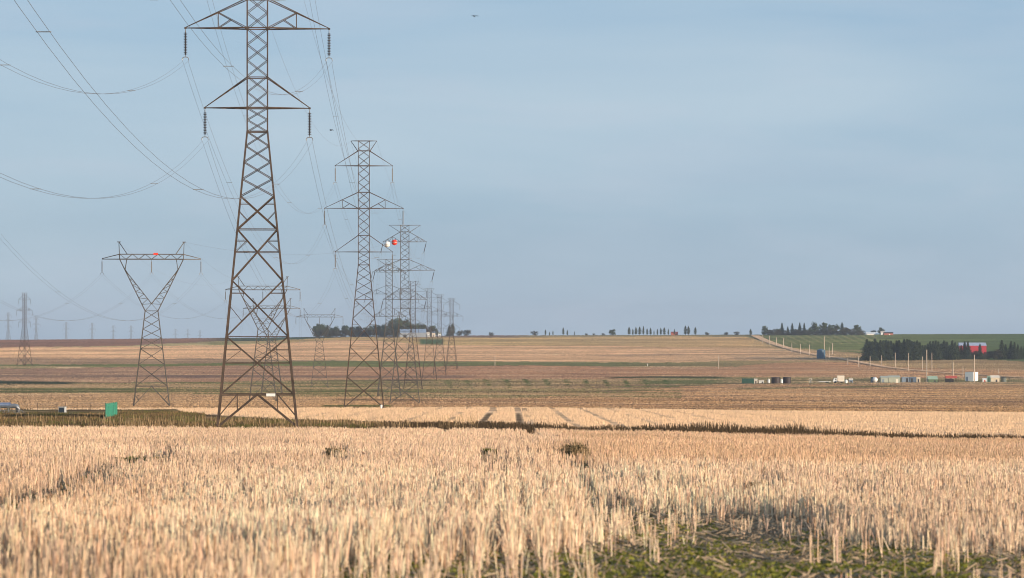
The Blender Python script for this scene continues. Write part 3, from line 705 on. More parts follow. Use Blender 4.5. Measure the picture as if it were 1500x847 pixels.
def y_tower(name, steel):
    root = empty(name, (0, 0, 0)); zw, zb, zt, zp = 19.5, 30.0, 31.0, 33.5; hb, hw = 3.7, 1.3
    def half(z): return hb + (hw - hb) * z / zw
    corners = [(-1, -1), (1, -1), (1, 1), (-1, 1)]
    for sx, sy in corners:
        m_ = MB(); m_.bar((sx * hb, sy * hb, -.3), (sx * hw, sy * hw, zw), .2, .17); m_.box((sx * hb, sy * hb, -.25), (.6, .6, .6)); m_.build('leg', steel, root)
    br = MB(); pz = [0, 4.2, 8.6, 11.8, 14.0, 15.8, 17.7, 19.5]
    faces = [((-1, -1), (1, -1)), ((1, -1), (1, 1)), ((1, 1), (-1, 1)), ((-1, 1), (-1, -1))]
    def pt(c, z): h_ = half(z); return Vector((c[0] * h_, c[1] * h_, z))
    for ca, cb in faces:
        for i in range(len(pz) - 1):
            if i == 0:
                mt = (pt(ca, pz[1]) + pt(cb, pz[1])) / 2; br.bar(pt(ca, 0.2), mt, .1); br.bar(pt(cb, .2), mt, .1)
                for c in (ca, cb):                                # small kicker frames at the feet
                    f_ = pt(c, .2).lerp(mt, .3); br.bar(pt(c, 2.4), f_, .08)
            else:
                br.bar(pt(ca, pz[i]), pt(cb, pz[i + 1]), .11); br.bar(pt(cb, pz[i]), pt(ca, pz[i + 1]), .11)
        for z_ in (4.2, 11.8, 19.5): br.bar(pt(ca, z_), pt(cb, z_), .11)
    br.build('bracing', steel, root)
    d = 1.1
    for s_ in (-1, 1):                                            # the two arms of the Y with their earth-wire peaks
        a = MB()
        nseg = 8
        for y_ in (-1, 1):
            po = [Vector((s_ * (hw + (6.45 - hw) * k / nseg), y_ * (hw + (d - hw) * k / nseg), zw + (zb - zw) * k / nseg)) for k in range(nseg + 1)]
            i0, i1 = Vector((0, y_ * 1.25, zw + 1.45)), Vector((s_ * 5.35, y_ * d, zb - 2.2))
            pi = [i0.lerp(i1, k / (nseg - 1)) for k in range(nseg)]
            a.bar(po[0], po[-1], .17); a.bar(pi[0], pi[-1], .15); a.bar(pi[-1], (s_ * 5.0, y_ * d, zb), .13); a.bar(pi[-1], po[-2], .1)
            for k in range(nseg):
                a.bar(po[k], pi[k], .075)
                if k < nseg - 1: a.bar(pi[k], po[k + 1], .075)
            a.bar((s_ * 6.45, y_ * d, zb), (s_ * 6.6, 0, zp), .13); a.bar((s_ * 4.9, y_ * d, zt), (s_ * 6.6, 0, zp), .11)
            a.bar((s_ * 6.45, y_ * d, zb), (s_ * 6.45, y_ * d, zt), .12)
        for k in range(0, nseg, 2): a.bar((s_ * (hw + (6.45 - hw) * k / nseg), -hw + .2 * k / nseg, zw + (zb - zw) * k / nseg), (s_ * (hw + (6.45 - hw) * k / nseg), hw - .2 * k / nseg, zw + (zb - zw) * k / nseg), .08)
        a.box((s_ * 6.6, 0, zp), (.7, .2, .16))
        a.build('arm', steel, root)
    bm_ = MB()
    for y_ in (-d, d):
        bm_.bar((-10, 0, zb), (-6.45, y_, zb), .15); bm_.bar((6.45, y_, zb), (10, 0, zb), .15); bm_.bar((-6.45, y_, zb), (6.45, y_, zb), .17)
        bm_.bar((-6.45, y_, zt), (6.45, y_, zt), .13); bm_.bar((-10, 0, zb + .1), (-6.45, y_, zt), .12); bm_.bar((6.45, y_, zt), (10, 0, zb + .1), .12)
        xs = np.linspace(-6.45, 6.45, 11)
        for k in range(10): bm_.bar((xs[k], y_, zb if k % 2 else zt), (xs[k + 1], y_, zt if k % 2 else zb), .09)
    for x in np.linspace(-6.45, 6.45, 6): bm_.bar((x, -d, zb), (x, d, zb), .09)
    bm_.build('beam', steel, root)
    pts = {}
    for x in (-10, 0, 10):
        b_, y_ = insulator(2.7, 0, DISC, .6)
        for mb in (b_, y_): mb.v = [(p[0] + x, p[1], p[2] + zb - .1) for p in mb.v]
        io = b_.build('insulator', DISC, root); y_.build('yoke', GREYM, io); pts[('ph', x)] = (x, 0, zb - 3.1)
    for s_ in (-1, 1): pts[('shield', s_)] = (s_ * 6.6, 0, zp)
    return root, pts

def place(root, u, D, yb=None, rz=0.0):
    X = (u - UH) / F * D; z = float(hfun(X, D)) if yb is None else -(yb - YH) / F * D
    root.location = (X, D, z); root.rotation_euler = (0, 0, rz); return root
def wpt(root, p):
    p = (p[0] * root.scale.x, p[1] * root.scale.y, p[2] * root.scale.z)
    c, s_ = math.cos(root.rotation_euler.z), math.sin(root.rotation_euler.z); L = root.location
    return Vector((L.x + p[0] * c - p[1] * s_, L.y + p[0] * s_ + p[1] * c, L.z + p[2]))

TG = 'double circuit lattice towers of the main power line'
t1, P1 = lattice_tower('lattice_tower', 3.8, RUST, 14, wm=.80)
tag(t1, 'tallest and nearest rusty lattice power tower, its peak cut off above the picture', 'power tower', TG)
sg = MB(); sg.box((1.4, -4.12, 3.62), (.95, .03, .30)); sg.build('sign_plate', WHITE, t1)
place(t1, 377, 360, None, R(4.2))
t2, P2 = lattice_tower('lattice_tower', 0, RUST, 0, wm=.72)
tag(t2, 'second large brown lattice power tower, complete with flat peak bar, right of the nearest one', 'power tower', TG)
place(t2, 533, 658, None, R(2.5))
t3, P3 = lattice_tower('lattice_tower', 0, GALV, 0, truss=True, bar_half=4.0, tilt=(.22, 0), wm=.8)
tag(t3, 'angle tower with trussed arms and slanting insulators, behind the second large tower', 'power tower', TG)
place(t3, 593, 855, None, R(1.5)); t3.scale = (.98, 1, .868)
line = [(t1, P1), (t2, P2), (t3, P3)]
t4 = copy_tree(t3); place(t4, 570, 1110, None, R(4))
t4['label'] = 'grey lattice tower half hidden behind the angle tower, at the green wood on the skyline'; line.append((t4, P3))
for (u, D, rz, lab) in ((605, 1400, 0, 'thin grey lattice tower just right of the angle tower, over the pale blue shed'),
                        (629, 1750, 2, 'faint lattice tower third from the right end of the receding line'),
                        (644, 2000, 3, 'faint lattice tower second from the right end of the receding line'),
                        (661.5, 2250, 8, 'faint lattice tower at the right end of the receding line, before a small tree')):
    c = copy_tree(t2); place(c, u, D, None, R(rz)); c.scale = (1, 1, .86 if u < 620 else .92); c['label'] = lab; line.append((c, P2))

YG = 'Y shaped power towers of the left line'
y1, PY1 = y_tower('delta_tower', GALV); place(y1, 222, 694, None, R(5.5))
tag(y1, 'nearest Y shaped power tower with three hanging insulators, left of the tallest tower', 'power tower', YG)
rb = MB(); rb.box((.85, -1.2, 31.05), (.9, .35, .42)); rb.build('warning_plate', REDP, y1)
yl = [y1]
for u, D, rz, lab in ((385, 917, 3, 'Y shaped power tower seen straight behind the foot of the tallest tower'),
                      (398, 1200, 2, 'smaller Y shaped tower seen through the lattice of the tallest tower, its beam lower'),
                      (468, 1450, 3, 'small Y shaped power tower standing against the tan field right of the tallest tower')):
    c = copy_tree(y1); place(c, u, D, None, R(rz)); c['label'] = lab; yl.append(c)
    for ch in list(c.children):
        if ch.name.startswith('warning_plate'): bpy.data.objects.remove(ch)

# the lone tower left of the Y tower and the faint towers beyond the skyline
tl = copy_tree(t2); place(tl, 36, 2450, 534, R(48)); tl['label'] = 'thin lattice tower alone on the tan fields near the left edge, turned sideways'
tl['group'] = 'power towers of the far left line'
FARG = 'faint power towers beyond the left skyline'
def merged_tower():
    V, Fc = [], []
    for o in [t2] + list(t2.children_recursive):
        if o.type != 'MESH': continue
        b_ = len(V); V += [v.co.copy() for v in o.data.vertices]; Fc += [tuple(i + b_ for i in p.vertices) for p in o.data.polygons]
    me = bpy.data.meshes.new('far_tower'); me.from_pydata(V, [], Fc); me.update(); me.materials.append(GALV); return me
ft = merged_tower()
for i, (u, ytop, D, rz, lab) in enumerate((
        (12, 458, 5200, 40, 'faint tower at the very left edge of the skyline'), (53, 464, 5600, 35, 'faint tower just right of the thin lone tower on the left skyline'),
        (97, 472, 6200, 30, 'faint skyline tower above the grey cabinet, alone between its neighbours'), (135, 473, 6600, 30, 'faint skyline tower above and left of the green screen fence'),
        (166, 477, 7000, 25, 'faint skyline tower straight above the green screen fence'), (192, 477, 7300, 25, 'faint skyline tower close to the left side of the nearest Y tower'),
        (257, 482, 7600, 20, 'faint skyline tower close to the right side of the nearest Y tower'), (275, 482, 7800, 20, 'faint skyline tower midway between nearest Y tower and tallest tower'),
        (293, 484, 8000, 15, 'tiny faint skyline tower left of the tallest tower'))):
    o = link(bpy.data.objects.new('far_tower', ft)); tag(o, lab, 'power tower', FARG)
    X = (u - UH) / F * D; o.location = (X, D, -(ytop - YH) / F * D - 51.4); o.rotation_euler = (0, 0, R(rz))

# ------------------------------------------------------------------ wires
def hang(p, q, c, n_=28):
    L = (q - p).length; out = []
    for i in range(n_ + 1):
        t_ = i / n_; v = p.lerp(q, t_); v.z -= c / 2 * L * L * t_ * (1 - t_); out.append(v)
    return out
def conductor(p, q, label, group, c=.0013, gap=.29, r=.0125, spacers=True):
    p, q = Vector(p), Vector(q); mid = (p + q) / 2
    root = empty('conductor_bundle', mid, 0, label, 'power line', group)
    side = Vector((-(q - p).y, (q - p).x, 0)).normalized()
    for s_ in (-1, 1):
        m_ = MB(); m_.tube([v - mid + side * gap * s_ for v in hang(p, q, c)], r, 4); m_.build('wire', WIRE, root)
    if spacers:
        pl_ = hang(p, q, c, 10)
        for k in (2, 5, 8):
            m_ = MB(); v = pl_[k] - mid; m_.bar(v - side * (gap + .08), v + side * (gap + .05), .045); m_.build('spacer', GREYM, root)
def shield(p, q, label, c=.0008, r=.011):
    m_ = MB(); p, q = Vector(p), Vector(q); mid = (p + q) / 2
    m_.tube([v - mid for v in hang(p, q, c)], r, 4); o = m_.build('shield_wire', WIRE); o.location = mid
    tag(o, label, 'power line', 'thin earth wires along the tower peaks'); return o
NAMES = ['tallest tower', 'second large tower', 'angle tower', 'tower behind angle tower', 'tower over pale shed', 'third tower from right end', 'second tower from right end', 'right end tower']
PH = {'low': 'bottom', 'mid': 'middle', 'upp': 'top'}; SD = {-1: 'left', 1: 'right'}
CG = 'twin wires of the main power line'
back = Matrix.Translation((2, -256, 0))
for key in ('low', 'mid', 'upp'):
    for s_ in (-1, 1):
        q = wpt(t1, P1[(key, s_)]); p = q + Vector((0, -256, .3))
        conductor(p, q, f'twin wires sagging in from upper left to {PH[key]} {SD[s_]} arm of tallest tower', CG)
for i in range(len(line) - 1):
    (ta, pa), (tb, pb) = line[i], line[i + 1]
    for key in ('low', 'mid', 'upp'):
        for s_ in (-1, 1):
            conductor(wpt(ta, pa[(key, s_)]), wpt(tb, pb[(key, s_)]), f'twin wires, {SD[s_]} {PH[key]} arm, {NAMES[i]} to {NAMES[i + 1]}', CG, .0012, spacers=i < 3)
    for s_ in (-1, 1):
        if i < 4: shield(wpt(ta, pa[('shield', s_)]), wpt(tb, pb[('shield', s_)]), f'thin {SD[s_]} earth wire from {NAMES[i]} to {NAMES[i + 1]}')
YN = ['nearest Y tower', 'Y tower behind tallest tower', 'Y tower inside tallest lattice', 'small Y tower on tan field']
for x, w_ in ((-10, 'left'), (0, 'middle'), (10, 'right')):
    q = wpt(y1, PY1[('ph', x)]); conductor(q + Vector((0, -274, .2)), q, f'twin wires dipping in from left edge to {w_} insulator of nearest Y tower', 'twin wires of the left power line', .00107)
    for i in range(3):
        conductor(wpt(yl[i], PY1[('ph', x)]), wpt(yl[i + 1], PY1[('ph', x)]), f'twin wires, {w_} insulator, {YN[i]} to {YN[i + 1]}', 'twin wires of the left power line', .00107, spacers=False)
for s_ in (-1, 1):
    shield(wpt(y1, PY1[('shield', s_)]), wpt(yl[1], PY1[('shield', s_)]), f'thin {SD[s_]} earth wire from the nearest Y tower to the Y tower behind')
# a crossing wire that carries two marker balls
ca, cb = wpt(y1, PY1[('shield', 1)]), wpt(t3, (-1.07, -1.07, 46.9))
pc = hang(ca, cb, .0009, 400)
mid = (ca + cb) / 2; m_ = MB(); m_.tube([v - mid for v in pc[::8]], .012, 4); o = m_.build('crossing_wire', WIRE); o.location = mid
tag(o, 'thin wire crossing to the body of the angle tower, carrying two marker balls', 'power line')
for u, mm, lab in ((567, WHITE, 'white aerial marker ball on a thin wire beside the angle tower'), (578, REDP, 'red aerial marker ball on a thin wire beside the angle tower')):
    v = min(pc, key=lambda q_: abs(UH + F * q_.x / q_.y - u))
    m_ = MB(); m_.lathe([(.72 * math.sin(a_), -.72 * math.cos(a_)) for a_ in np.linspace(0.02, math.pi - .02, 13)], n=18)
    o = m_.build('marker_ball', mm, smooth=True); o.location = v; tag(o, lab, 'marker ball', 'aerial marker balls')
    k_ = MB(); k_.lathe([(.73, -.06), (.74, -.05), (.74, .05), (.73, .06)], n=18); k_.build('clamp_ring', GREYM, o)
# ------------------------------------------------------------------ trees
BARK = mat('bark', (.10, .075, .055), .9, .3, 2)
def crown_mesh(kind, seed):
    r = np.random.default_rng(seed); P = []; S = []; Cc = []
    if kind == 'spruce':                                # unit height, drooping whorls with ragged tips
        for k in range(26):
            z0 = .06 + .93 * (k / 26); rad = .27 * (1 - z0) ** .85 * r.uniform(.75, 1.2) + .012
            nb = int(9 + 12 * (1 - z0)); a0 = r.random() * 6.28
            for j in range(nb):
                a = a0 + j * 6.283 / nb + r.normal(0, .15); L = rad * r.uniform(.55, 1.25)
                for q in np.linspace(.2, 1, 5):
                    P.append((math.cos(a) * L * q, math.sin(a) * L * q, z0 - .05 * q * (1 - z0) + r.normal(0, .006))); S.append(.042 * (1.15 - .55 * q) * (1.15 - .5 * z0))
                    Cc.append(r.uniform(.65, 1.35))
        base = np.array([.045, .062, .027])
    elif kind == 'poplar':                              # narrow upright crown, open at the foot
        for k in range(900):
            t_ = r.random(); z0 = .16 + .84 * t_; rad = .15 * math.sin(math.pi * min(1, .18 + .82 * t_)) ** .8 * (1.1 - .35 * t_)
            a = r.random() * 6.283; rr = rad * math.sqrt(r.random()) * (1 + .35 * math.sin(5 * a + 9 * t_))
            P.append((math.cos(a) * rr, math.sin(a) * rr, z0 + r.normal(0, .01))); S.append(r.uniform(.018, .036)); Cc.append(r.uniform(.6, 1.4))
        base = np.array([.08, .092, .038])
    else:                                               # broad crown: many clumps on limbs with gaps between
        tall = kind == 'broadleaf'; cs = []
        for k in range(34 if tall else 24):
            a = r.random() * 6.283; zc = r.uniform(.13, .86) if tall else r.uniform(.12, .8)
            env = (.36 if tall else .5) * math.sin(math.pi * (.18 + .74 * zc)) ** .7
            rr = env * math.sqrt(r.random()); cs.append((math.cos(a) * rr, math.sin(a) * rr, zc, r.uniform(.11, .19) * (1 if tall else 1.15), r.uniform(.65, 1.3)))
        for cx, cy, cz, cr_, cv in cs:
            for j in range(95):
                d = r.normal(0, 1, 3); d /= np.linalg.norm(d); q = cr_ * r.random() ** .4
                P.append((cx + d[0] * q, cy + d[1] * q, max(.02, cz + d[2] * q * .85))); S.append(r.uniform(.016, .036)); Cc.append(cv * r.uniform(.7, 1.3))
        base = np.array([.072, .094, .034]) if tall else np.array([.075, .068, .036])
    n_ = len(P); P = np.array(P); S = np.array(S)
    d = r.normal(0, 1, (n_, 3)); d /= np.linalg.norm(d, axis=1)[:, None]
    e = r.normal(0, 1, (n_, 3)); e -= d * (e * d).sum(1)[:, None]; e /= np.linalg.norm(e, axis=1)[:, None]
    s_ = S[:, None]; V = np.stack([P - d * s_, P + e * s_ * .7, P + d * s_, P - e * s_ * .7], 1).reshape(-1, 3)
    T = np.repeat(base[None] * np.array(Cc)[:, None], 4, axis=0)
    me_o = mesh_np('crown', V, np.arange(n_ * 4).reshape(-1, 4), LEAF, None, T); me = me_o.data; bpy.data.objects.remove(me_o)
    tm = MB()
    if kind in ('spruce', 'poplar'): tm.tube([(0, 0, -.02), (0, 0, .3), (.004, 0, .62), (0, 0, .93)], [.022, .017, .010, .003], 6)
    else:
        tm.tube([(0, 0, -.02), (.01, 0, .2), (0, .01, .45), (0, 0, .7)], [.032, .024, .016, .006], 6)
        for cx, cy, cz, cr_, cv in cs: tm.tube([(0, 0, min(.4, cz * .55)), (cx * .5, cy * .5, cz * .8), (cx, cy, cz)], [.013, .009, .004], 5)
    to = tm.build('trunk', BARK); tme = to.data; bpy.data.objects.remove(to)
    return me, tme
TREES = {k: [crown_mesh(k, 11 * i + len(k)) for i in range(4)] for k in ('spruce', 'poplar', 'broadleaf', 'bush')}
NM = {'spruce': 'spruce_tree', 'poplar': 'poplar_tree', 'broadleaf': 'broadleaf_tree', 'bush': 'bush'}
def tree(kind, u, ytop, ybase, label, group=None, wide=1.0, D=None, dy=0.0):
    if D is None: X, D, z = ground_pt(u, max(ybase, YTOP(u) + .35))
    D += dy; X = (u - UH) / F * D; z = float(hfun(X, D))
    zt = -(ytop - YH) / F * D; h_ = max(zt - z, 2.0)
    cm_, tm_ = random.choice(TREES[kind])
    root = empty(NM[kind], (X, D, z), random.random() * 6.28, label, 'bush' if kind == 'bush' else 'tree', group)
    for nm, me in (('trunk', tm_), ('crown', cm_)):
        o = link(bpy.data.objects.new(nm, me), root); o.scale = (h_ * wide, h_ * wide, h_)
    return root
def YTOP(u): return float(ctl([(0, 497.5), (750, 490.8), (1500, 488.6)], u)) if False else float(np.min(YH - F * hfun((u - UH) / F * np.linspace(3600, 4500, 60), np.linspace(3600, 4500, 60)) / np.linspace(3600, 4500, 60)))

# the wood on the skyline behind the receding towers
WG = 'trees of the skyline wood behind the receding towers'
wood = [('broadleaf', 463.5, 477, 1.0), ('broadleaf', 468, 473, 1.0), ('broadleaf', 474, 475, .9), ('spruce', 480, 475.5, 1.3), ('broadleaf', 489, 476, 1.1), ('broadleaf', 494, 479, .9), ('broadleaf', 506, 475.5, 1.0), ('broadleaf', 515, 478, 1.2),
        ('broadleaf', 523, 477, 1.2), ('bush', 531, 478, 1.4), ('broadleaf', 539, 477, 1.2), ('broadleaf', 548, 475, 1.1), ('broadleaf', 556, 475, 1.1), ('broadleaf', 563, 474, 1.0), ('broadleaf', 571, 468, .95),
        ('broadleaf', 580, 465, .95), ('broadleaf', 588, 464.5, .95), ('broadleaf', 596, 466, 1.0), ('broadleaf', 604, 471, 1.0), ('broadleaf', 611, 472, 1.0), ('broadleaf', 619, 474, 1.0), ('bush', 627, 477, 1.4),
        ('broadleaf', 634, 476, 1.1), ('poplar', 639, 481, 1.6)]
for i, (k_, u, yt, wd_) in enumerate(wood):
    tree(k_, u, yt, 493.5, f'{ORD[i]} tree from the left end of the skyline wood behind the receding towers', WG, wd_, dy=40 * (i % 3) - 20)
tree('spruce', 658, 476, 492, 'dark ragged spruce right of the skyline wood, beside the last tower', None, 1.3)
tree('poplar', 663, 474, 492, 'brownish upright tree behind the last tower of the receding line', None, 1.5)
for u, yt, lab in ((673, 483, 'small round bush right of the last tower on the skyline'), (684, 482, 'round bush second to the right of the last tower on the skyline'), (720, 486, 'tiny pale bush on the skyline above the brown bank'),
                   (783, 484, 'small ragged bush at the right end of the brown bank on the skyline'), (859, 488, 'low bush left of the dark dome shaped skyline bush'), (870, 488, 'low twin bush nearest the dark dome shaped skyline bush'),
                   (883.5, 487.5, 'dark dome shaped bush on the skyline, left of the leafy round tree'), (1036, 486, 'round bush on the skyline right of the two tall poplars'), (1063.5, 486, 'small bush on the skyline above the far dark bank'), (1079, 485, 'small leaning bush left of the hilltop road')):
    tree('bush', u, yt, 491.5, lab, 'single bushes along the skyline', 1.3)
tree('broadleaf', 897, 481, 492, 'leafy round tree alone on the skyline right of the dome shaped bush', None, 1.1)
row_ = [(799, 483), (805, 486.5), (810, 484.5), (825, 480), (831, 483.5), (841.5, 485.5), (921.5, 479), (927, 482), (931.5, 479.5), (937, 479), (942.5, 478), (948, 481.5), (953, 480.5), (958, 484), (963, 482), (968, 480.5), (973, 480), (979, 482), (988, 482), (1004, 477.5), (1008.5, 478), (1018.5, 479.5)]
for i, (u, yt) in enumerate(row_):
    seg = 'scattered thin skyline trees left of the dome bush' if u < 850 else ('skyline avenue of thin trees' if u < 1000 else 'tall skyline poplars right of the avenue')
    j_ = i if u < 850 else (i - 6 if u < 1000 else i - 19)
    tree('poplar', u, yt, 491.5, f'{ORD[j_]} from the left among the {seg}', 'thin poplars along the skyline', .9 * random.uniform(.75, 1.5) if u < 1000 else 1.25)
# the hilltop wood right of the road
HG = 'trees of the hilltop wood by the road'
hill = [('poplar', 1099.5, 482, 1.5), ('broadleaf', 1120.5, 476.5, .8), ('bush', 1128, 482, 1.4), ('bush', 1135, 481, 1.5), ('broadleaf', 1140, 481, 1.1), ('spruce', 1145.5, 472.5, 1.0), ('spruce', 1154, 478, 1.2), ('spruce', 1160.5, 473, 1.0), ('bush', 1166, 481, 1.5),
        ('spruce', 1171.5, 472, 1.0), ('spruce', 1178, 472.5, .9), ('broadleaf', 1186, 479, 1.2), ('broadleaf', 1194, 471, 1.0), ('broadleaf', 1206, 471.5, .9), ('bush', 1212, 480, 1.5), ('broadleaf', 1217, 474.5, .8), ('broadleaf', 1224.5, 473, .8), ('spruce', 1233.5, 472, 1.2), ('bush', 1237, 478, 1.3),
        ('bush', 1244, 480, 1.5), ('broadleaf', 1256, 475, 1.0), ('bush', 1263, 483, 1.5)]
KW = {'poplar': 'narrow tree', 'broadleaf': 'rounded leafy tree', 'bush': 'low brownish bush', 'spruce': 'pointed dark spruce'}
for i, (k_, u, yt, wd_) in enumerate(hill):
    tree(k_, u, yt, 491.5 if u < 1150 else 491, f'{KW[k_]}, {ORD[i]} plant from the left in the hilltop wood by the road', HG, wd_, dy=30 * (i % 3) - 30)
tree('bush', 1279.5, 483, 490.5, 'small pale bush behind the long white roof on the right hill', None, 1.2)
tree('broadleaf', 1291, 479, 490.5, 'dark tree standing over the white farm house on the right hill', None, 1.1)
for j, u in enumerate(np.arange(1132, 1262, 10.5)):
    tree('bush', u, 482.5 + random.uniform(-1.5, 1.5), 491, f'low scrub, {ORD[j]} bush from the left along the foot of the hilltop wood', 'scrub at the foot of the hilltop wood', 1.5, dy=-55)
for j, u in enumerate(np.arange(470, 622, 12.0)):
    tree('bush', u, 482.0 + random.uniform(-1.5, 1.5), 493.5, f'low scrub, {ORD[j]} bush from the left under the skyline wood', 'scrub under the skyline wood', 1.5, dy=-70 if u < 580 else 60)
# the dark windbreak in front of the red barn
SG = 'dark spruces of the windbreak below the green hill'
u = 1270.0; i = 0
while u < 1405:
    yt = 496.5 + 3.5 * (u - 1268) / 137 + random.choice((-1.5, -.5, .5, 1.5, 3.5, 5.5)) + random.uniform(-1, 1); 
    tree('spruce', u, yt, 528 - (u - 1268) * .01, f'tall dark spruce, {ORD[i]} from the left end of the long windbreak', SG, random.uniform(1.1, 1.5), dy=random.uniform(-18, 18))
    u += random.uniform(3.4, 4.4); i += 1
BG2 = 'dark trees in front of the red barn'
for j, (u, yt, k_) in enumerate(((1408, 505, 'spruce'), (1413, 499.5, 'spruce'), (1418, 499, 'spruce'), (1424, 512, 'bush'), (1430, 514, 'bush'), (1435.5, 503, 'spruce'), (1441, 514, 'bush'), (1449, 513.5, 'bush'), (1456, 512.5, 'bush'), (1462, 509, 'bush'))):
    tree(k_, u, yt, 526.5, f'{"pointed dark spruce" if k_ == "spruce" else "low dark bush"}, {ORD[j]} plant from the left in front of the red barn', BG2, 1.0 if k_ == 'spruce' else 1.2, dy=random.uniform(-8, 8))
for j, (u, yt) in enumerate(((1467.5, 497.5), (1473, 504), (1481, 499), (1486, 501), (1491, 504), (1496, 507), (1501, 505))):
    tree('spruce', u, yt, 526.5, f'dark spruce, {ORD[j]} from the left in the group at the right edge', 'spruces at the right edge', 1.1, dy=random.uniform(-8, 8))
# rough brush along the ditch bank
for u, yt, yb, lab, w_ in ((1140, 626.5, 636, 'low grey brush on the ditch bank, left of the spiky one', 2.6), (1165, 624, 637, 'spiky grey bush standing highest above the dark ditch', 2.2), (1188, 629, 637.5, 'low dark brush just right of the spiky ditch bush', 2.6), (800, 620, 629, 'small grey bush on the ditch bank right of the wheel tracks', 2.0)):
    X, D, z = ground_pt(u, yb); root = empty('bush', (X, D, z), 0, lab, 'bush', 'dead brush on the ditch bank'); n_ = 500
    hh_ = (yb - yt) / F * D; sx = hh_ * w_ * .55; a = rng.random(n_) * 6.283; r_ = np.sqrt(rng.random(n_))
    V, Q, T = stems(np.stack([np.cos(a) * r_ * sx, np.sin(a) * r_ * sx, np.zeros(n_)], -1), hh_ * rng.uniform(.4, 1.1, n_) * (1.05 - .5 * r_), rng.uniform(.02, .05, n_), np.abs(rng.normal(0, .45, n_)), rng.random(n_) * 2, np.array([.14, .105, .07]) * rng.uniform(.5, 1.6, (n_, 1)), .25)
    mesh_np('stems', V, Q, bpy.data.materials['dry_weed'], root, T.clip(.01, .8))
# ------------------------------------------------------------------ road, poles, farm buildings and the well site
def at(u, y): return ground_pt(u, y)
def size(px, D): return px / F * D
road = [(1106, 491.8), (1112, 495), (1122, 499.5), (1137, 505), (1153, 510), (1170, 514.5), (1186, 518.5), (1205, 521.5), (1226, 524.5), (1250, 529), (1275, 534), (1300, 538.5), (1335, 542.5), (1380, 546.5), (1440, 550.5), (1520, 555)]
C_ = [at(*p) for p in road]; V = []
for X, D, z in C_:
    for s_ in (-1, 1):
        w_ = size(4.6, D) + 1.0; x = X + s_ * w_ + 0; V.append((x, D, float(hfun(x, D)) + .45))
n_ = len(V); V += [(a, b_, c - 1.0) for a, b_, c in V]
Fc = []
for i in range(len(C_) - 1):
    a, b_, c, d = 2 * i, 2 * i + 1, 2 * i + 3, 2 * i + 2
    Fc += [(a, b_, c, d), (a, d, d + n_, a + n_), (b_, b_ + n_, c + n_, c)]
tag(mesh_np('gravel_road', V, Fc, gm, None, np.array([.64, .43, .27])), kind='structure')

WOOD = mat('pale_pole_wood', (.52, .42, .32), .8, .2, 1.0)
PG = 'wooden utility poles along the gravel road and the yard'
poles = [(1117.3, 490.7, 503.7), (1127.3, 492, 505), (1137.3, 494.5, 506), (1147.7, 496, 510), (1159.8, 503, 516), (1172.4, 504, 519), (1185.5, 505, 520), (1207.4, 493, 521.5), (1214.5, 509, 524.5), (1219.4, 503, 519),
         (1241.8, 525, 534.5), (1257.6, 522, 537.5), (1274.5, 522, 537), (1291.5, 520.6, 535), (1311.3, 516.7, 539), (1330.5, 517.5, 543.3), (1351.3, 522.5, 542.5), (1365, 516.7, 543.7), (1410.5, 536.7, 552.5), (1462.7, 541, 547)]
PL = ['topmost pole of the hilltop road', 'second pole down the hilltop road', 'third pole down the hilltop road', 'fourth pole down the hilltop road', 'fifth pole down the hilltop road', 'sixth pole down the hilltop road', 'pole left of the blue grain bin',
      'tall pole rising right behind the blue grain bin', 'pole just right of the blue grain bin', 'slim pole second to the right of the blue grain bin', 'short grey pole left of the windbreak', 'pole left of the windbreak, second of three close to it', 'pole at the left corner of the windbreak', 'pole in front of the left end of the windbreak',
      'pole in front of the windbreak above the blue grey containers, left one', 'thick pole in front of the middle of the windbreak', 'thin pole left beside the tallest pole', 'pole right beside the tallest pole', 'thin pole above the red roofed shed, right one', 'short stub post above the beige hut']
def pole(u, y0, y1, lab, wpx=1.6, arm=True, cat='pole'):
    X, D, z = at(u, y1); h_ = size(y1 - y0, D); r = size(wpx, D) / 2
    root = empty('utility_pole', (X, D, z), 0, 'pale wooden ' + lab if not lab.startswith(('tall', 'thin', 'thick', 'short', 'slim')) else lab.replace(' ', ' pale wooden ', 1), cat, PG)
    m_ = MB(); m_.lathe([(r, -.5), (r * .95, h_ * .3), (r * .7, h_), (0.02, h_ + .03)], n=8); m_.build('shaft', WOOD, root)
    if arm:
        m_ = MB(); m_.box((0, -r * .8 - .06, h_ * .94), (min(2.2, 14 * r), .12, .14)); m_.build('crossarm', WOOD, root)
    return root
for (u, a, b_), lab in zip(poles, PL): pole(u, a, b_, lab, 1.1, arm=False)
pole(1357.4, 512.5, 559.7, 'tallest utility pole, beside the green roofed shed in the yard', 1.7, False)
pole(1396, 530, 556, 'tall pole standing at the red roofed shed', 1.7, False)
pole(1427.3, 520, 560, 'tall pole in front of the white tank', 1.7, False)
pole(725, 520.3, 536, 'pole alone on the green strip in the middle of the fields', 1.1, False)
pole(1052.7, 520.5, 540, 'pole alone in the tan field left of the yard', 1.1, False)

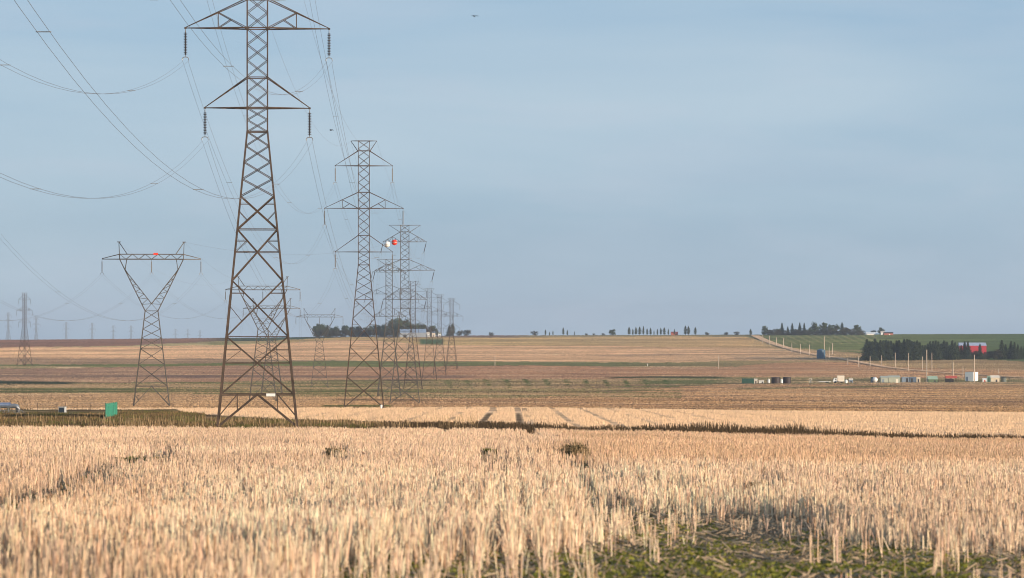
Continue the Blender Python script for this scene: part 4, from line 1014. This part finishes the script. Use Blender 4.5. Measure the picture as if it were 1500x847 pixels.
# --- buildings -----------------------------------------------------
SID = {}
def paint(name, c, rough=.6, var=.12): return SID.setdefault(name, mat(name, c, rough, var, .6))
def shed(name, u0, u1, ytop, ybase, wallm, roofm, label, cat, depth=6.0, rise=.28, door=None, flat=False, rz=0.0, group=None, D=None):
    X, D0, z = at((u0 + u1) / 2, ybase)
    if D: X, D0, z = X / D0 * D, D, float(hfun(X / D0 * D, D))
    w_ = size(u1 - u0, D0); h_ = max(-(ytop - YH) / F * D0 - z, 1.0); hr = 0.12 if flat else h_ * rise; hw_ = h_ - hr
    root = empty(name, (X, D0 + depth / 2, z), rz, label, cat, group)
    m_ = MB(); m_.box((0, 0, hw_ / 2 - .15), (w_, depth, hw_ + .3)); 
    if not flat:
        for s_ in (-1, 1): m_.prism([(-1, 0), (1, 0), (0, 1)], 0, 0) if False else None
    m_.build('wall', wallm, root)
    r_ = MB(); o_ = .06 * min(w_, 4)
    if flat: r_.box((0, 0, hw_ + .06), (w_ + .12, depth + .12, .12))
    else:
        hd = depth / 2 + o_
        P = [(-w_ / 2 - o_, -hd, hw_), (w_ / 2 + o_, -hd, hw_), (w_ / 2 + o_, 0, hw_ + hr), (-w_ / 2 - o_, 0, hw_ + hr), (-w_ / 2 - o_, hd, hw_), (w_ / 2 + o_, hd, hw_)]
        r_.add(P, [(0, 1, 2, 3), (3, 2, 5, 4), (0, 3, 4), (1, 5, 2), (0, 4, 5, 1)])
    r_.build('roof', roofm, root)
    if door:
        dx, dw, dh, dm = door; q = MB(); q.box((dx * w_, -depth / 2 - .03, dh * hw_ / 2), (dw * w_, .06, dh * hw_)); q.build('door', dm, root)
    return root
DK = paint('dark_opening', (.03, .03, .032)); PB = paint('pale_blue_sheet', (.24, .31, .41)); GG = paint('grey_green_sheet', (.36, .38, .30)); BG_ = paint('beige_siding', (.62, .52, .38))
RB = paint('barn_red', (.40, .03, .045)); RW = paint('whitish_roof', (.40, .44, .53)); LG = paint('light_green_roof', (.36, .46, .33)); DG = paint('dark_green_steel', (.03, .085, .06)); BL = paint('blue_bin_steel', (.05, .115, .18), .45)
BGY = paint('blue_grey_steel', (.20, .25, .30)); CRM = paint('cream', (.72, .64, .52)); BRD = paint('brown_tank', (.045, .03, .026)); RED2 = paint('rusty_red_roof', (.55, .10, .06)); TANR = paint('brick', (.36, .12, .08))
barn = shed('barn', 1406, 1445, 502, 519, RB, RW, 'red barn with a whitish roof behind the dark spruces at the right', 'barn', 14, .27, (.12, .16, .6, paint('barn_door', (.40, .03, .04))))
shed('farm_house', 1295, 1308.5, 486.5, 491, TANR, BRD, 'low dark red farm house at the right end of the hilltop farm', 'house', 9, .4, (.1, .12, .6, CRM))
shed('farm_house', 1290.5, 1297, 485.5, 490.8, WHITE, CRM, 'small white house under the dark tree on the right hill', 'house', 7, .4, (.0, .2, .6, DK))
shed('long_shed', 1269.5, 1286, 486.8, 491, paint('white_sheet', (.7, .66, .6)), WHITE, 'long low shed with a bright white roof on the right hill', 'shed', 12, .6, (.2, .1, .5, DK))
shed('long_shed', 585.5, 624, 482, 492.6, paint('pale_grey_wall', (.30, .33, .36)), PB, 'long pale blue roofed shed in front of the skyline wood', 'shed', 14, .45, (-.3, .12, .6, DK), D=4180)
shed('farm_house', 625, 629, 486.5, 492.6, WHITE, CRM, 'tiny white hut at the right end of the pale blue shed', 'house', 5, .35, (.0, .3, .6, DK), D=4180)
shed('farm_house', 632.5, 637.5, 485, 492.6, CRM, PB, 'small cream house between the pale blue shed and the last towers', 'house', 6, .35, (.1, .25, .6, DK), D=4200)
shed('farm_house', 642, 646, 487, 492.6, WHITE, GG, 'small white house farthest right of the skyline shed', 'house', 5, .35, (.1, .25, .6, DK), D=4220)
shed('farm_house', 983, 993, 486, 491.5, TANR, RED2, 'small red brown house among the thin skyline trees', 'house', 8, .45, (.2, .15, .6, DK))

# blue grain bin at the road
def bin_(name, u0, u1, ytop, ybase, bodym, roofm, label, cat='grain bin', cone=.13, ladder=True, group=None):
    X, D, z = at((u0 + u1) / 2, ybase); r = size(u1 - u0, D) / 2; h_ = size(ybase - ytop, D); hc = h_ * cone
    root = empty(name, (X, D + r, z), 0, label, cat, group); b_ = MB(); pr = [(r, -.3)]
    k = 6
    for i in range(k):
        zz1 = (h_ - hc) * (i + 1) / k; pr += [(r, zz1 - .08), (r * 1.015, zz1 - .04), (r, zz1)]
    b_.lathe(pr, n=24); b_.build('shell', bodym, root)
    t_ = MB(); t_.lathe([(r * 1.04, h_ - hc), (r * .5, h_ - hc * .5), (r * .16, h_ - .06), (r * .16, h_), (.01, h_ + .01)], n=24); t_.build('roof', roofm, root)
    if ladder:
        l_ = MB(); x = r * .5; y = -math.sqrt(r * r - x * x) - .12
        for dx in (-.22, .22): l_.bar((x + dx, y, 0), (x + dx, y, h_ - hc), .06)
        for q in np.arange(.4, h_ - hc, .5): l_.bar((x - .22, y, q), (x + .22, y, q), .04)
        l_.build('ladder', GREYM, root)
    return root
bin_('grain_bin', 1197, 1209.5, 511, 525.5, BL, BL, 'round blue steel grain bin standing beside the gravel road')

# --- the yard at the foot of the hill --------------------------------
YG2 = 'tanks and sheds of the equipment yard'
X, D, z = at(1095.5, 562); w_, h_ = size(17.5, D), size(7.2, D)
root = empty('waste_bin', (X, D, z), 0, 'long dark green open top waste bin at the left end of the yard', 'waste bin', YG2)
b_ = MB(); t_ = .12; b_.box((0, 0, .15), (w_, 2.4, .2))
for s_ in (-1, 1): b_.box((0, s_ * 1.2, h_ / 2 + .1), (w_, t_, h_)); b_.box((s_ * (w_ / 2 - .06), 0, h_ / 2 + .1), (t_, 2.28, h_ - .02))
b_.build('tub', DG, root); r_ = MB()
for x in np.linspace(-w_ / 2 + .3, w_ / 2 - .3, 8): r_.box((x, -1.3, h_ / 2 + .1), (.12, .1, h_ - .3))
r_.build('ribs', DG, root)
bin_('storage_tank', 1130.5, 1143, 552.3, 562, BRD, BRD, 'dark brown storage tank at the left yard, left one of the pair', 'tank', .08, True, YG2)
bin_('storage_tank', 1147.3, 1159.2, 552, 562, BRD, BRD, 'dark brown storage tank at the left yard, right one of the pair', 'tank', .08, True, YG2)
bin_('storage_tank', 1143.4, 1147.0, 555, 561.5, WHITE, WHITE, 'slim white tank squeezed between the two dark brown tanks', 'tank', .2, False, YG2)
bin_('storage_tank', 1124.6, 1128, 554.5, 561.5, WHITE, CRM, 'slim white tank just left of the dark brown tanks', 'tank', .2, False, YG2)
shed('equipment_hut', 1105, 1109.5, 554.8, 562, CRM, CRM, 'small cream hut beside the dark green waste bin', 'hut', 2, .2, (0, .4, .7, DK), group=YG2)
shed('equipment_hut', 1112, 1119, 557, 562, paint('pale_panel', (.6, .6, .56)), CRM, 'low pale hut between the green bin and the brown tanks', 'hut', 2, .2, (.2, .3, .7, DK), group=YG2)
X, D, z = at(1187.3, 561.5); root = empty('wellhead', (X, D, z), 0, 'small pale wellhead frame standing alone in the yard', 'wellhead', YG2)
b_ = MB(); hh_ = size(6.8, D)
for sx in (-.7, .7):
    for sy in (-.5, .5): b_.bar((sx, sy, -.1), (sx, sy, hh_), .14)
for sy in (-.5, .5): b_.bar((-.7, sy, hh_), (.7, sy, hh_), .13); b_.bar((-.7, sy, .3), (.7, sy, hh_), .09)
b_.build('frame', CRM, root); v_ = MB(); v_.lathe([(.16, -.1), (.16, .5), (.3, .55), (.3, .75), (.14, .8), (.14, 1.5), (.25, 1.55), (.25, 1.7), (.02, 1.75)], n=10); v_.build('valve', GREYM, root)
X, D, z = at(1208.5, 561.5); w_ = size(17.5, D); root = empty('flatbed_trailer', (X, D, z), 0, 'low white flatbed trailer parked in the yard', 'trailer', YG2)
b_ = MB(); b_.box((0, 0, .75), (w_, 2.2, .28)); b_.bar((-w_ / 2, 0, .7), (-w_ / 2 - 1.2, 0, .55), .12); b_.build('deck', WHITE, root)
TYRE = paint('tyre_rubber', (.02, .02, .02), .85)
for x in (w_ * .12, w_ * .24):
    for y in (-1.0, 1.0): t_ = MB(); t_.lathe([(.3, -.12), (.4, -.1), (.4, .1), (.3, .12)], (x, y, .4), 14, 'y'); t_.build('wheel', TYRE, root)
# box truck
X, D, z = at(1228.5, 561.3); root = empty('box_truck', (X, D, z), 0, 'cream box truck with its cab to the left, parked in the yard', 'truck', YG2)
L_ = size(16.5, D); hb_ = size(11, D)
b_ = MB(); b_.box((L_ * .18, 0, .8 + (hb_ - .8) / 2), (L_ * .62, 2.3, hb_ - .8)); b_.build('cargo_box', CRM, root)
b_ = MB(); x0 = -L_ / 2; b_.prism([(x0, .5), (x0 + L_ * .34, .5), (x0 + L_ * .34, 2.5), (x0 + L_ * .12, 2.5), (x0 + L_ * .03, 1.6), (x0, 1.5)], -1.05, 1.05); b_.build('cab', WHITE, root)
b_ = MB(); b_.box((x0 + L_ * .22, -1.06, 1.95), (L_ * .14, .03, .6)); b_.build('window', DK, root)
b_ = MB(); b_.box((L_ * .1, 0, .62), (L_ * .8, 1.0, .24)); b_.build('chassis', DK, root)
for x in (-L_ * .32, L_ * .25):
    for y in (-1.0, 1.0): t_ = MB(); t_.lathe([(.32, -.14), (.46, -.11), (.46, .11), (.32, .14)], (x, y, .46), 14, 'y'); t_.build('wheel', TYRE, root)
bin_('storage_tank', 1237.6, 1241.8, 556, 561.5, WHITE, WHITE, 'small white tank just right of the cream box truck', 'tank', .3, False, YG2)
shed('equipment_hut', 1244, 1249.5, 554.5, 561, BGY, CRM, 'small grey hut with a cream roof right of the box truck', 'hut', 2.4, .35, (0, .35, .7, DK), group=YG2)
# horizontal white tank with round end towards the viewer
X, D, z = at(1281.5, 561); r = size(3.7, D); root = empty('propane_tank', (X, D, z), 0, 'white round ended tank beside a dark green cabinet', 'tank', YG2)
b_ = MB(); b_.lathe([(.02, -2.6), (r * .6, -2.45), (r * .92, -2.1), (r, -1.6), (r, 1.6), (r * .92, 2.1), (r * .6, 2.45), (.02, 2.6)], (0, 0, r + .35), 18, 'y'); b_.build('shell', WHITE, root, True)
for y in (-1.3, 1.3): t_ = MB(); t_.box((0, y, .35), (r * 1.3, .25, 1.0)); t_.build('saddle', GREYM, root)
shed('cabinet', 1275.6, 1278.6, 552.5, 561, DG, DG, 'dark green cabinet touching the white round ended tank', 'cabinet', 1.2, .1, (0, .7, .8, BGY), flat=True, group=YG2)
shed('equipment_hut', 1290.5, 1301.2, 550.8, 561, GG, paint('grey_green_roof', (.40, .42, .35)), 'grey green metal hut at the middle of the yard, left of its wider twin', 'hut', 4, .25, (-.2, .25, .7, BGY), group=YG2)
shed('equipment_hut', 1301.9, 1318.2, 550.2, 561, GG, SID['grey_green_roof'], 'wide grey green metal hut at the middle of the yard', 'hut', 4, .25, (.25, .2, .7, CRM), group=YG2)
shed('equipment_hut', 1321.5, 1331.8, 552.3, 560.5, BGY, PB, 'blue grey container right of the grey green huts', 'container', 3, .1, (.2, .3, .8, DK), flat=True, group=YG2)
shed('equipment_hut', 1333, 1342.2, 552.5, 560.5, paint('deep_blue_grey', (.10, .14, .19)), BGY, 'dark blue container with a beige box at its right end', 'container', 3, .1, (-.2, .3, .8, DK), flat=True, group=YG2)
shed('equipment_hut', 1342.6, 1348.2, 552.8, 560.5, BG_, CRM, 'beige box standing at the end of the dark blue container', 'hut', 2.4, .1, (0, .4, .7, DK), flat=True, group=YG2)
shed('equipment_hut', 1360.3, 1373.2, 551, 560.6, paint('moss_green_wall', (.12, .17, .09)), LG, 'green shed with a light green roof right of the tallest pole', 'shed', 6, .5, (.2, .2, .7, DK), group=YG2)
X, D, z = at(1393, 560); w_, h_ = size(16.5, D), size(9.5, D); root = empty('open_shelter', (X, D, z), 0, 'open shelter with a rusty red roof and dark underside', 'shelter', YG2)
b_ = MB(); b_.add([(-w_ / 2, -2.6, h_ * .62), (w_ / 2, -2.6, h_ * .62), (w_ / 2, 0, h_), (-w_ / 2, 0, h_), (-w_ / 2, 2.6, h_ * .62), (w_ / 2, 2.6, h_ * .62)], [(0, 1, 2, 3), (3, 2, 5, 4), (0, 3, 4), (1, 5, 2), (0, 4, 5, 1)]); b_.build('roof', RED2, root)
for x in (-w_ / 2 + .2, 0, w_ / 2 - .2):
    for y in (-2.3, 2.3): t_ = MB(); t_.bar((x, y, -.2), (x, y, h_ * .62), .16); t_.build('post', BRD, root)
b_ = MB(); b_.box((-w_ * .1, 1.2, h_ * .25), (w_ * .7, 2, h_ * .5)); b_.build('shade_block', DK, root)  # near-black box standing in for the shade under the shelter roof
shed('tank_house', 1418, 1431, 545.2, 558.8, WHITE, paint('off_white', (.66, .67, .68)), 'tall white box shaped tank house, highest building of the yard', 'tank', 7, .05, (-.25, .2, .5, BGY), flat=True, rz=R(-28), group=YG2)
shed('equipment_hut', 1439.5, 1445.5, 554.3, 559.5, WHITE, WHITE, 'low white hut between the tall white tank house and the beige hut', 'hut', 2, .3, (0, .3, .7, RED2), group=YG2)
shed('cabinet', 1446.2, 1450.8, 550.8, 560, paint('sea_green_panel', (.22, .32, .27)), GG, 'narrow grey green cabinet touching the beige hut', 'cabinet', 2, .1, (0, .6, .8, DG), flat=True, group=YG2)
shed('equipment_hut', 1451.8, 1464, 550, 560, BG_, CRM, 'beige hut with a pale gable roof at the right end of the yard', 'hut', 4, .35, (.15, .2, .6, DK), group=YG2)
bin_('storage_tank', 1466.7, 1474.8, 552.3, 560, paint('grey_green_tank', (.12, .14, .12)), BRD, 'dark grey green tank farthest right in the yard', 'tank', .12, False, YG2)

# --- the pipe station at the left edge -------------------------------
X, D, z = at(8, 604.5); s1 = D / F; root = empty('pipe_manifold', (X, D, z), 0, 'blue and silver pipe manifold on supports at the left edge', 'pipe manifold')
PSIL = mat('silver_pipe', (.22, .24, .26), .4, .2, 2, metal=.5); PBL = mat('blue_pipe_cover', (.06, .10, .19), .5, .2, 2)
r = .36; xe = 16 * s1; b_ = MB(); b_.tube([(-9, 0, 1.05), (xe - .3, 0, 1.05), (xe, .0, 1.02), (xe + .22, 0, .85), (xe + .28, 0, .6), (xe + .28, 0, .1)], [r, r, r, r * .95, r * .9, r * .9], 14); b_.build('main_pipe', PSIL, root, True)
b_ = MB(); b_.tube([(-9, -.12, 1.3), (xe - .9, -.12, 1.3)], .3, 12); b_.build('cover_pipe', PBL, root, True)
for x in np.arange(-8.6, xe, 1.3): t_ = MB(); t_.box((x, -.25, .3), (.12, .12, .9)); t_.box((x, -.25, .74), (.3, .7, .08)); t_.build('support', GREYM, root)
b_ = MB()
x1 = 30 * s1
for zz1 in (.08, .42): b_.bar((-9, -1.2, zz1), (x1 * .8, -1.2, zz1), .07)
b_.bar((x1 * .8, -1.2, .42), (x1, -1.6, .02), .07)
for x in np.arange(-9, x1 * .8, .75): b_.bar((x, -1.2, -.2), (x, -1.2, .44), .06)
b_.build('railing', GREYM, root)
X, D, z = at(91.5, 605); w_, h_ = size(9.5, D), size(9, D); root = empty('valve_cabinet', (X, D, z), R(-14), 'small grey cabinet with a dark front near the left edge', 'cabinet')
b_ = MB(); b_.box((0, 0, h_ / 2 - .1), (w_, .8, h_ + .1)); b_.build('housing', paint('cabinet_grey', (.40, .42, .42)), root)
b_ = MB(); b_.box((0, -.41, h_ * .45), (w_ * .84, .03, h_ * .78)); b_.build('door', paint('dark_slate', (.035, .05, .065)), root); b_ = MB(); b_.box((0, 0, h_ - .02), (w_ + .14, .94, .07)); b_.build('roof', SID['cabinet_grey'], root)
# wire fence behind the cabinet
FP = [(28, 603.5), (55, 603), (83.5, 602.8), (96, 602.6), (114, 602.4), (133, 602.2), (154, 602)]
pts_ = [at(*p) for p in FP]; X, D, z = pts_[0]
root = empty('wire_fence', (X, D, z), 0, 'thin wire fence with steel posts behind the grey cabinet', 'fence')
for px_, py_, pz_ in pts_: t_ = MB(); t_.bar((px_ - X, py_ - D, pz_ - z - .2), (px_ - X, py_ - D, pz_ - z + 1.45), .055); t_.build('post', BRD, root)
b_ = MB()
for hh_ in (.3, .6, .9, 1.2, 1.4):
    for a, c in zip(pts_, pts_[1:]): b_.bar((a[0] - X, a[1] - D, a[2] - z + hh_), (c[0] - X, c[1] - D, c[2] - z + hh_), .012)
b_.build('wires', GREYM, root)
# green screen fence running away from the viewer
GS = mat('green_screen', (.03, .26, .165), .5, .3, .7)
A = Vector((-(750 - 155.2) / F * 440, 440, 0)); B = Vector((-(750 - 171.2) / F * 476, 476, 0))
A.z = float(hfun(A.x, A.y)); B.z = float(hfun(B.x, B.y))
root = empty('screen_fence', A, 0, 'bright green slatted screen fence standing alone on the weedy verge', 'fence')
nb = 6
for i in range(nb + 1):
    p = (B - A) * i / nb; t_ = MB(); t_.bar(p + Vector((0, 0, -.4)), p + Vector((0, 0, 2.12)), .13); t_.build('post', paint('green_post', (.05, .22, .15)), root)
for i in range(nb):
    p, q = (B - A) * i / nb, (B - A) * (i + 1) / nb; dv = (q - p).normalized(); b_ = MB(); ns_ = 16
    for k in range(ns_):
        c_ = p.lerp(q, (k + .5) / ns_); b_.box((c_.x, c_.y, c_.z + 1.06), ((q - p).length / ns_ * .86, .03, 1.94), math.atan2(dv.y, dv.x))
    for zz1 in (.25, 1.8): b_.bar(p + Vector((0.05, 0, zz1)), q + Vector((.05, 0, zz1)), .06)
    b_.build('panel', GS, root)
# marker stakes
for u, y0, y1, lab in ((948.5, 533.6, 537, 'short white marker stake on the green strip in the middle fields'), (558.5, 596, 598.6, 'small white marker stake at the right foot of the second large tower')):
    X, D, z = at(u, y1); o = MB(); hh_ = size(y1 - y0, D); o.lathe([(.16, -.3), (.16, hh_), (.22, hh_ + .02), (.22, hh_ + .3), (.02, hh_ + .4)], n=8); o = o.build('marker_stake', WHITE); o.location = (X, D, z); tag(o, lab, 'marker')
# birds
BIRD = mat('bird_feathers', (.05, .05, .055), .8, .2, 8)
def bird(u, y, D, span, label, rz):
    root = empty('bird', ((u - UH) / F * D, D, -(y - YH) / F * D), rz, label, 'bird', 'birds in the sky')
    b_ = MB(); b_.lathe([(.005, -.24), (.03, -.2), (.06, -.08), (.075, .04), (.06, .13), (.035, .17), (.045, .21), (.03, .25), (.01, .3)], n=10, axis='y'); b_.build('body', BIRD, root, True)
    for s_ in (-1, 1):
        w_ = MB(); pr = [(0, .02, .26, .01), (.22, .14, .24, .0), (.38, .12, .2, -.04), (.52, -.02, .12, -.13)]
        V = []
        for x, z_, ch, yo in pr:
            x *= span / 1.04
            V += [(s_ * x, yo + ch / 2, z_ + .012), (s_ * x, yo - ch / 2, z_), (s_ * x, yo + ch / 2, z_ - .006)]
        Fc = []
        for i in range(len(pr) - 1):
            for k in range(3): Fc.append((i * 3 + k, i * 3 + (k + 1) % 3, (i + 1) * 3 + (k + 1) % 3, (i + 1) * 3 + k))
        Fc += [(0, 1, 2), (11, 10, 9)]; w_.add(V, Fc); w_.build('wing', BIRD, root)
    t_ = MB(); t_.add([(-.02, -.2, .01), (.02, -.2, .01), (.07, -.38, .0), (-.07, -.38, 0), (0, -.2, -.015)], [(0, 1, 2, 3), (0, 3, 4), (1, 4, 2), (3, 2, 4)]); t_.build('tail', BIRD, root)
bird(695, 24, 480, 1.05, 'dark bird with spread wings high in the sky right of centre', .5)
bird(485, 191, 560, .9, 'tiny dark bird right of the tallest tower', 1.0)
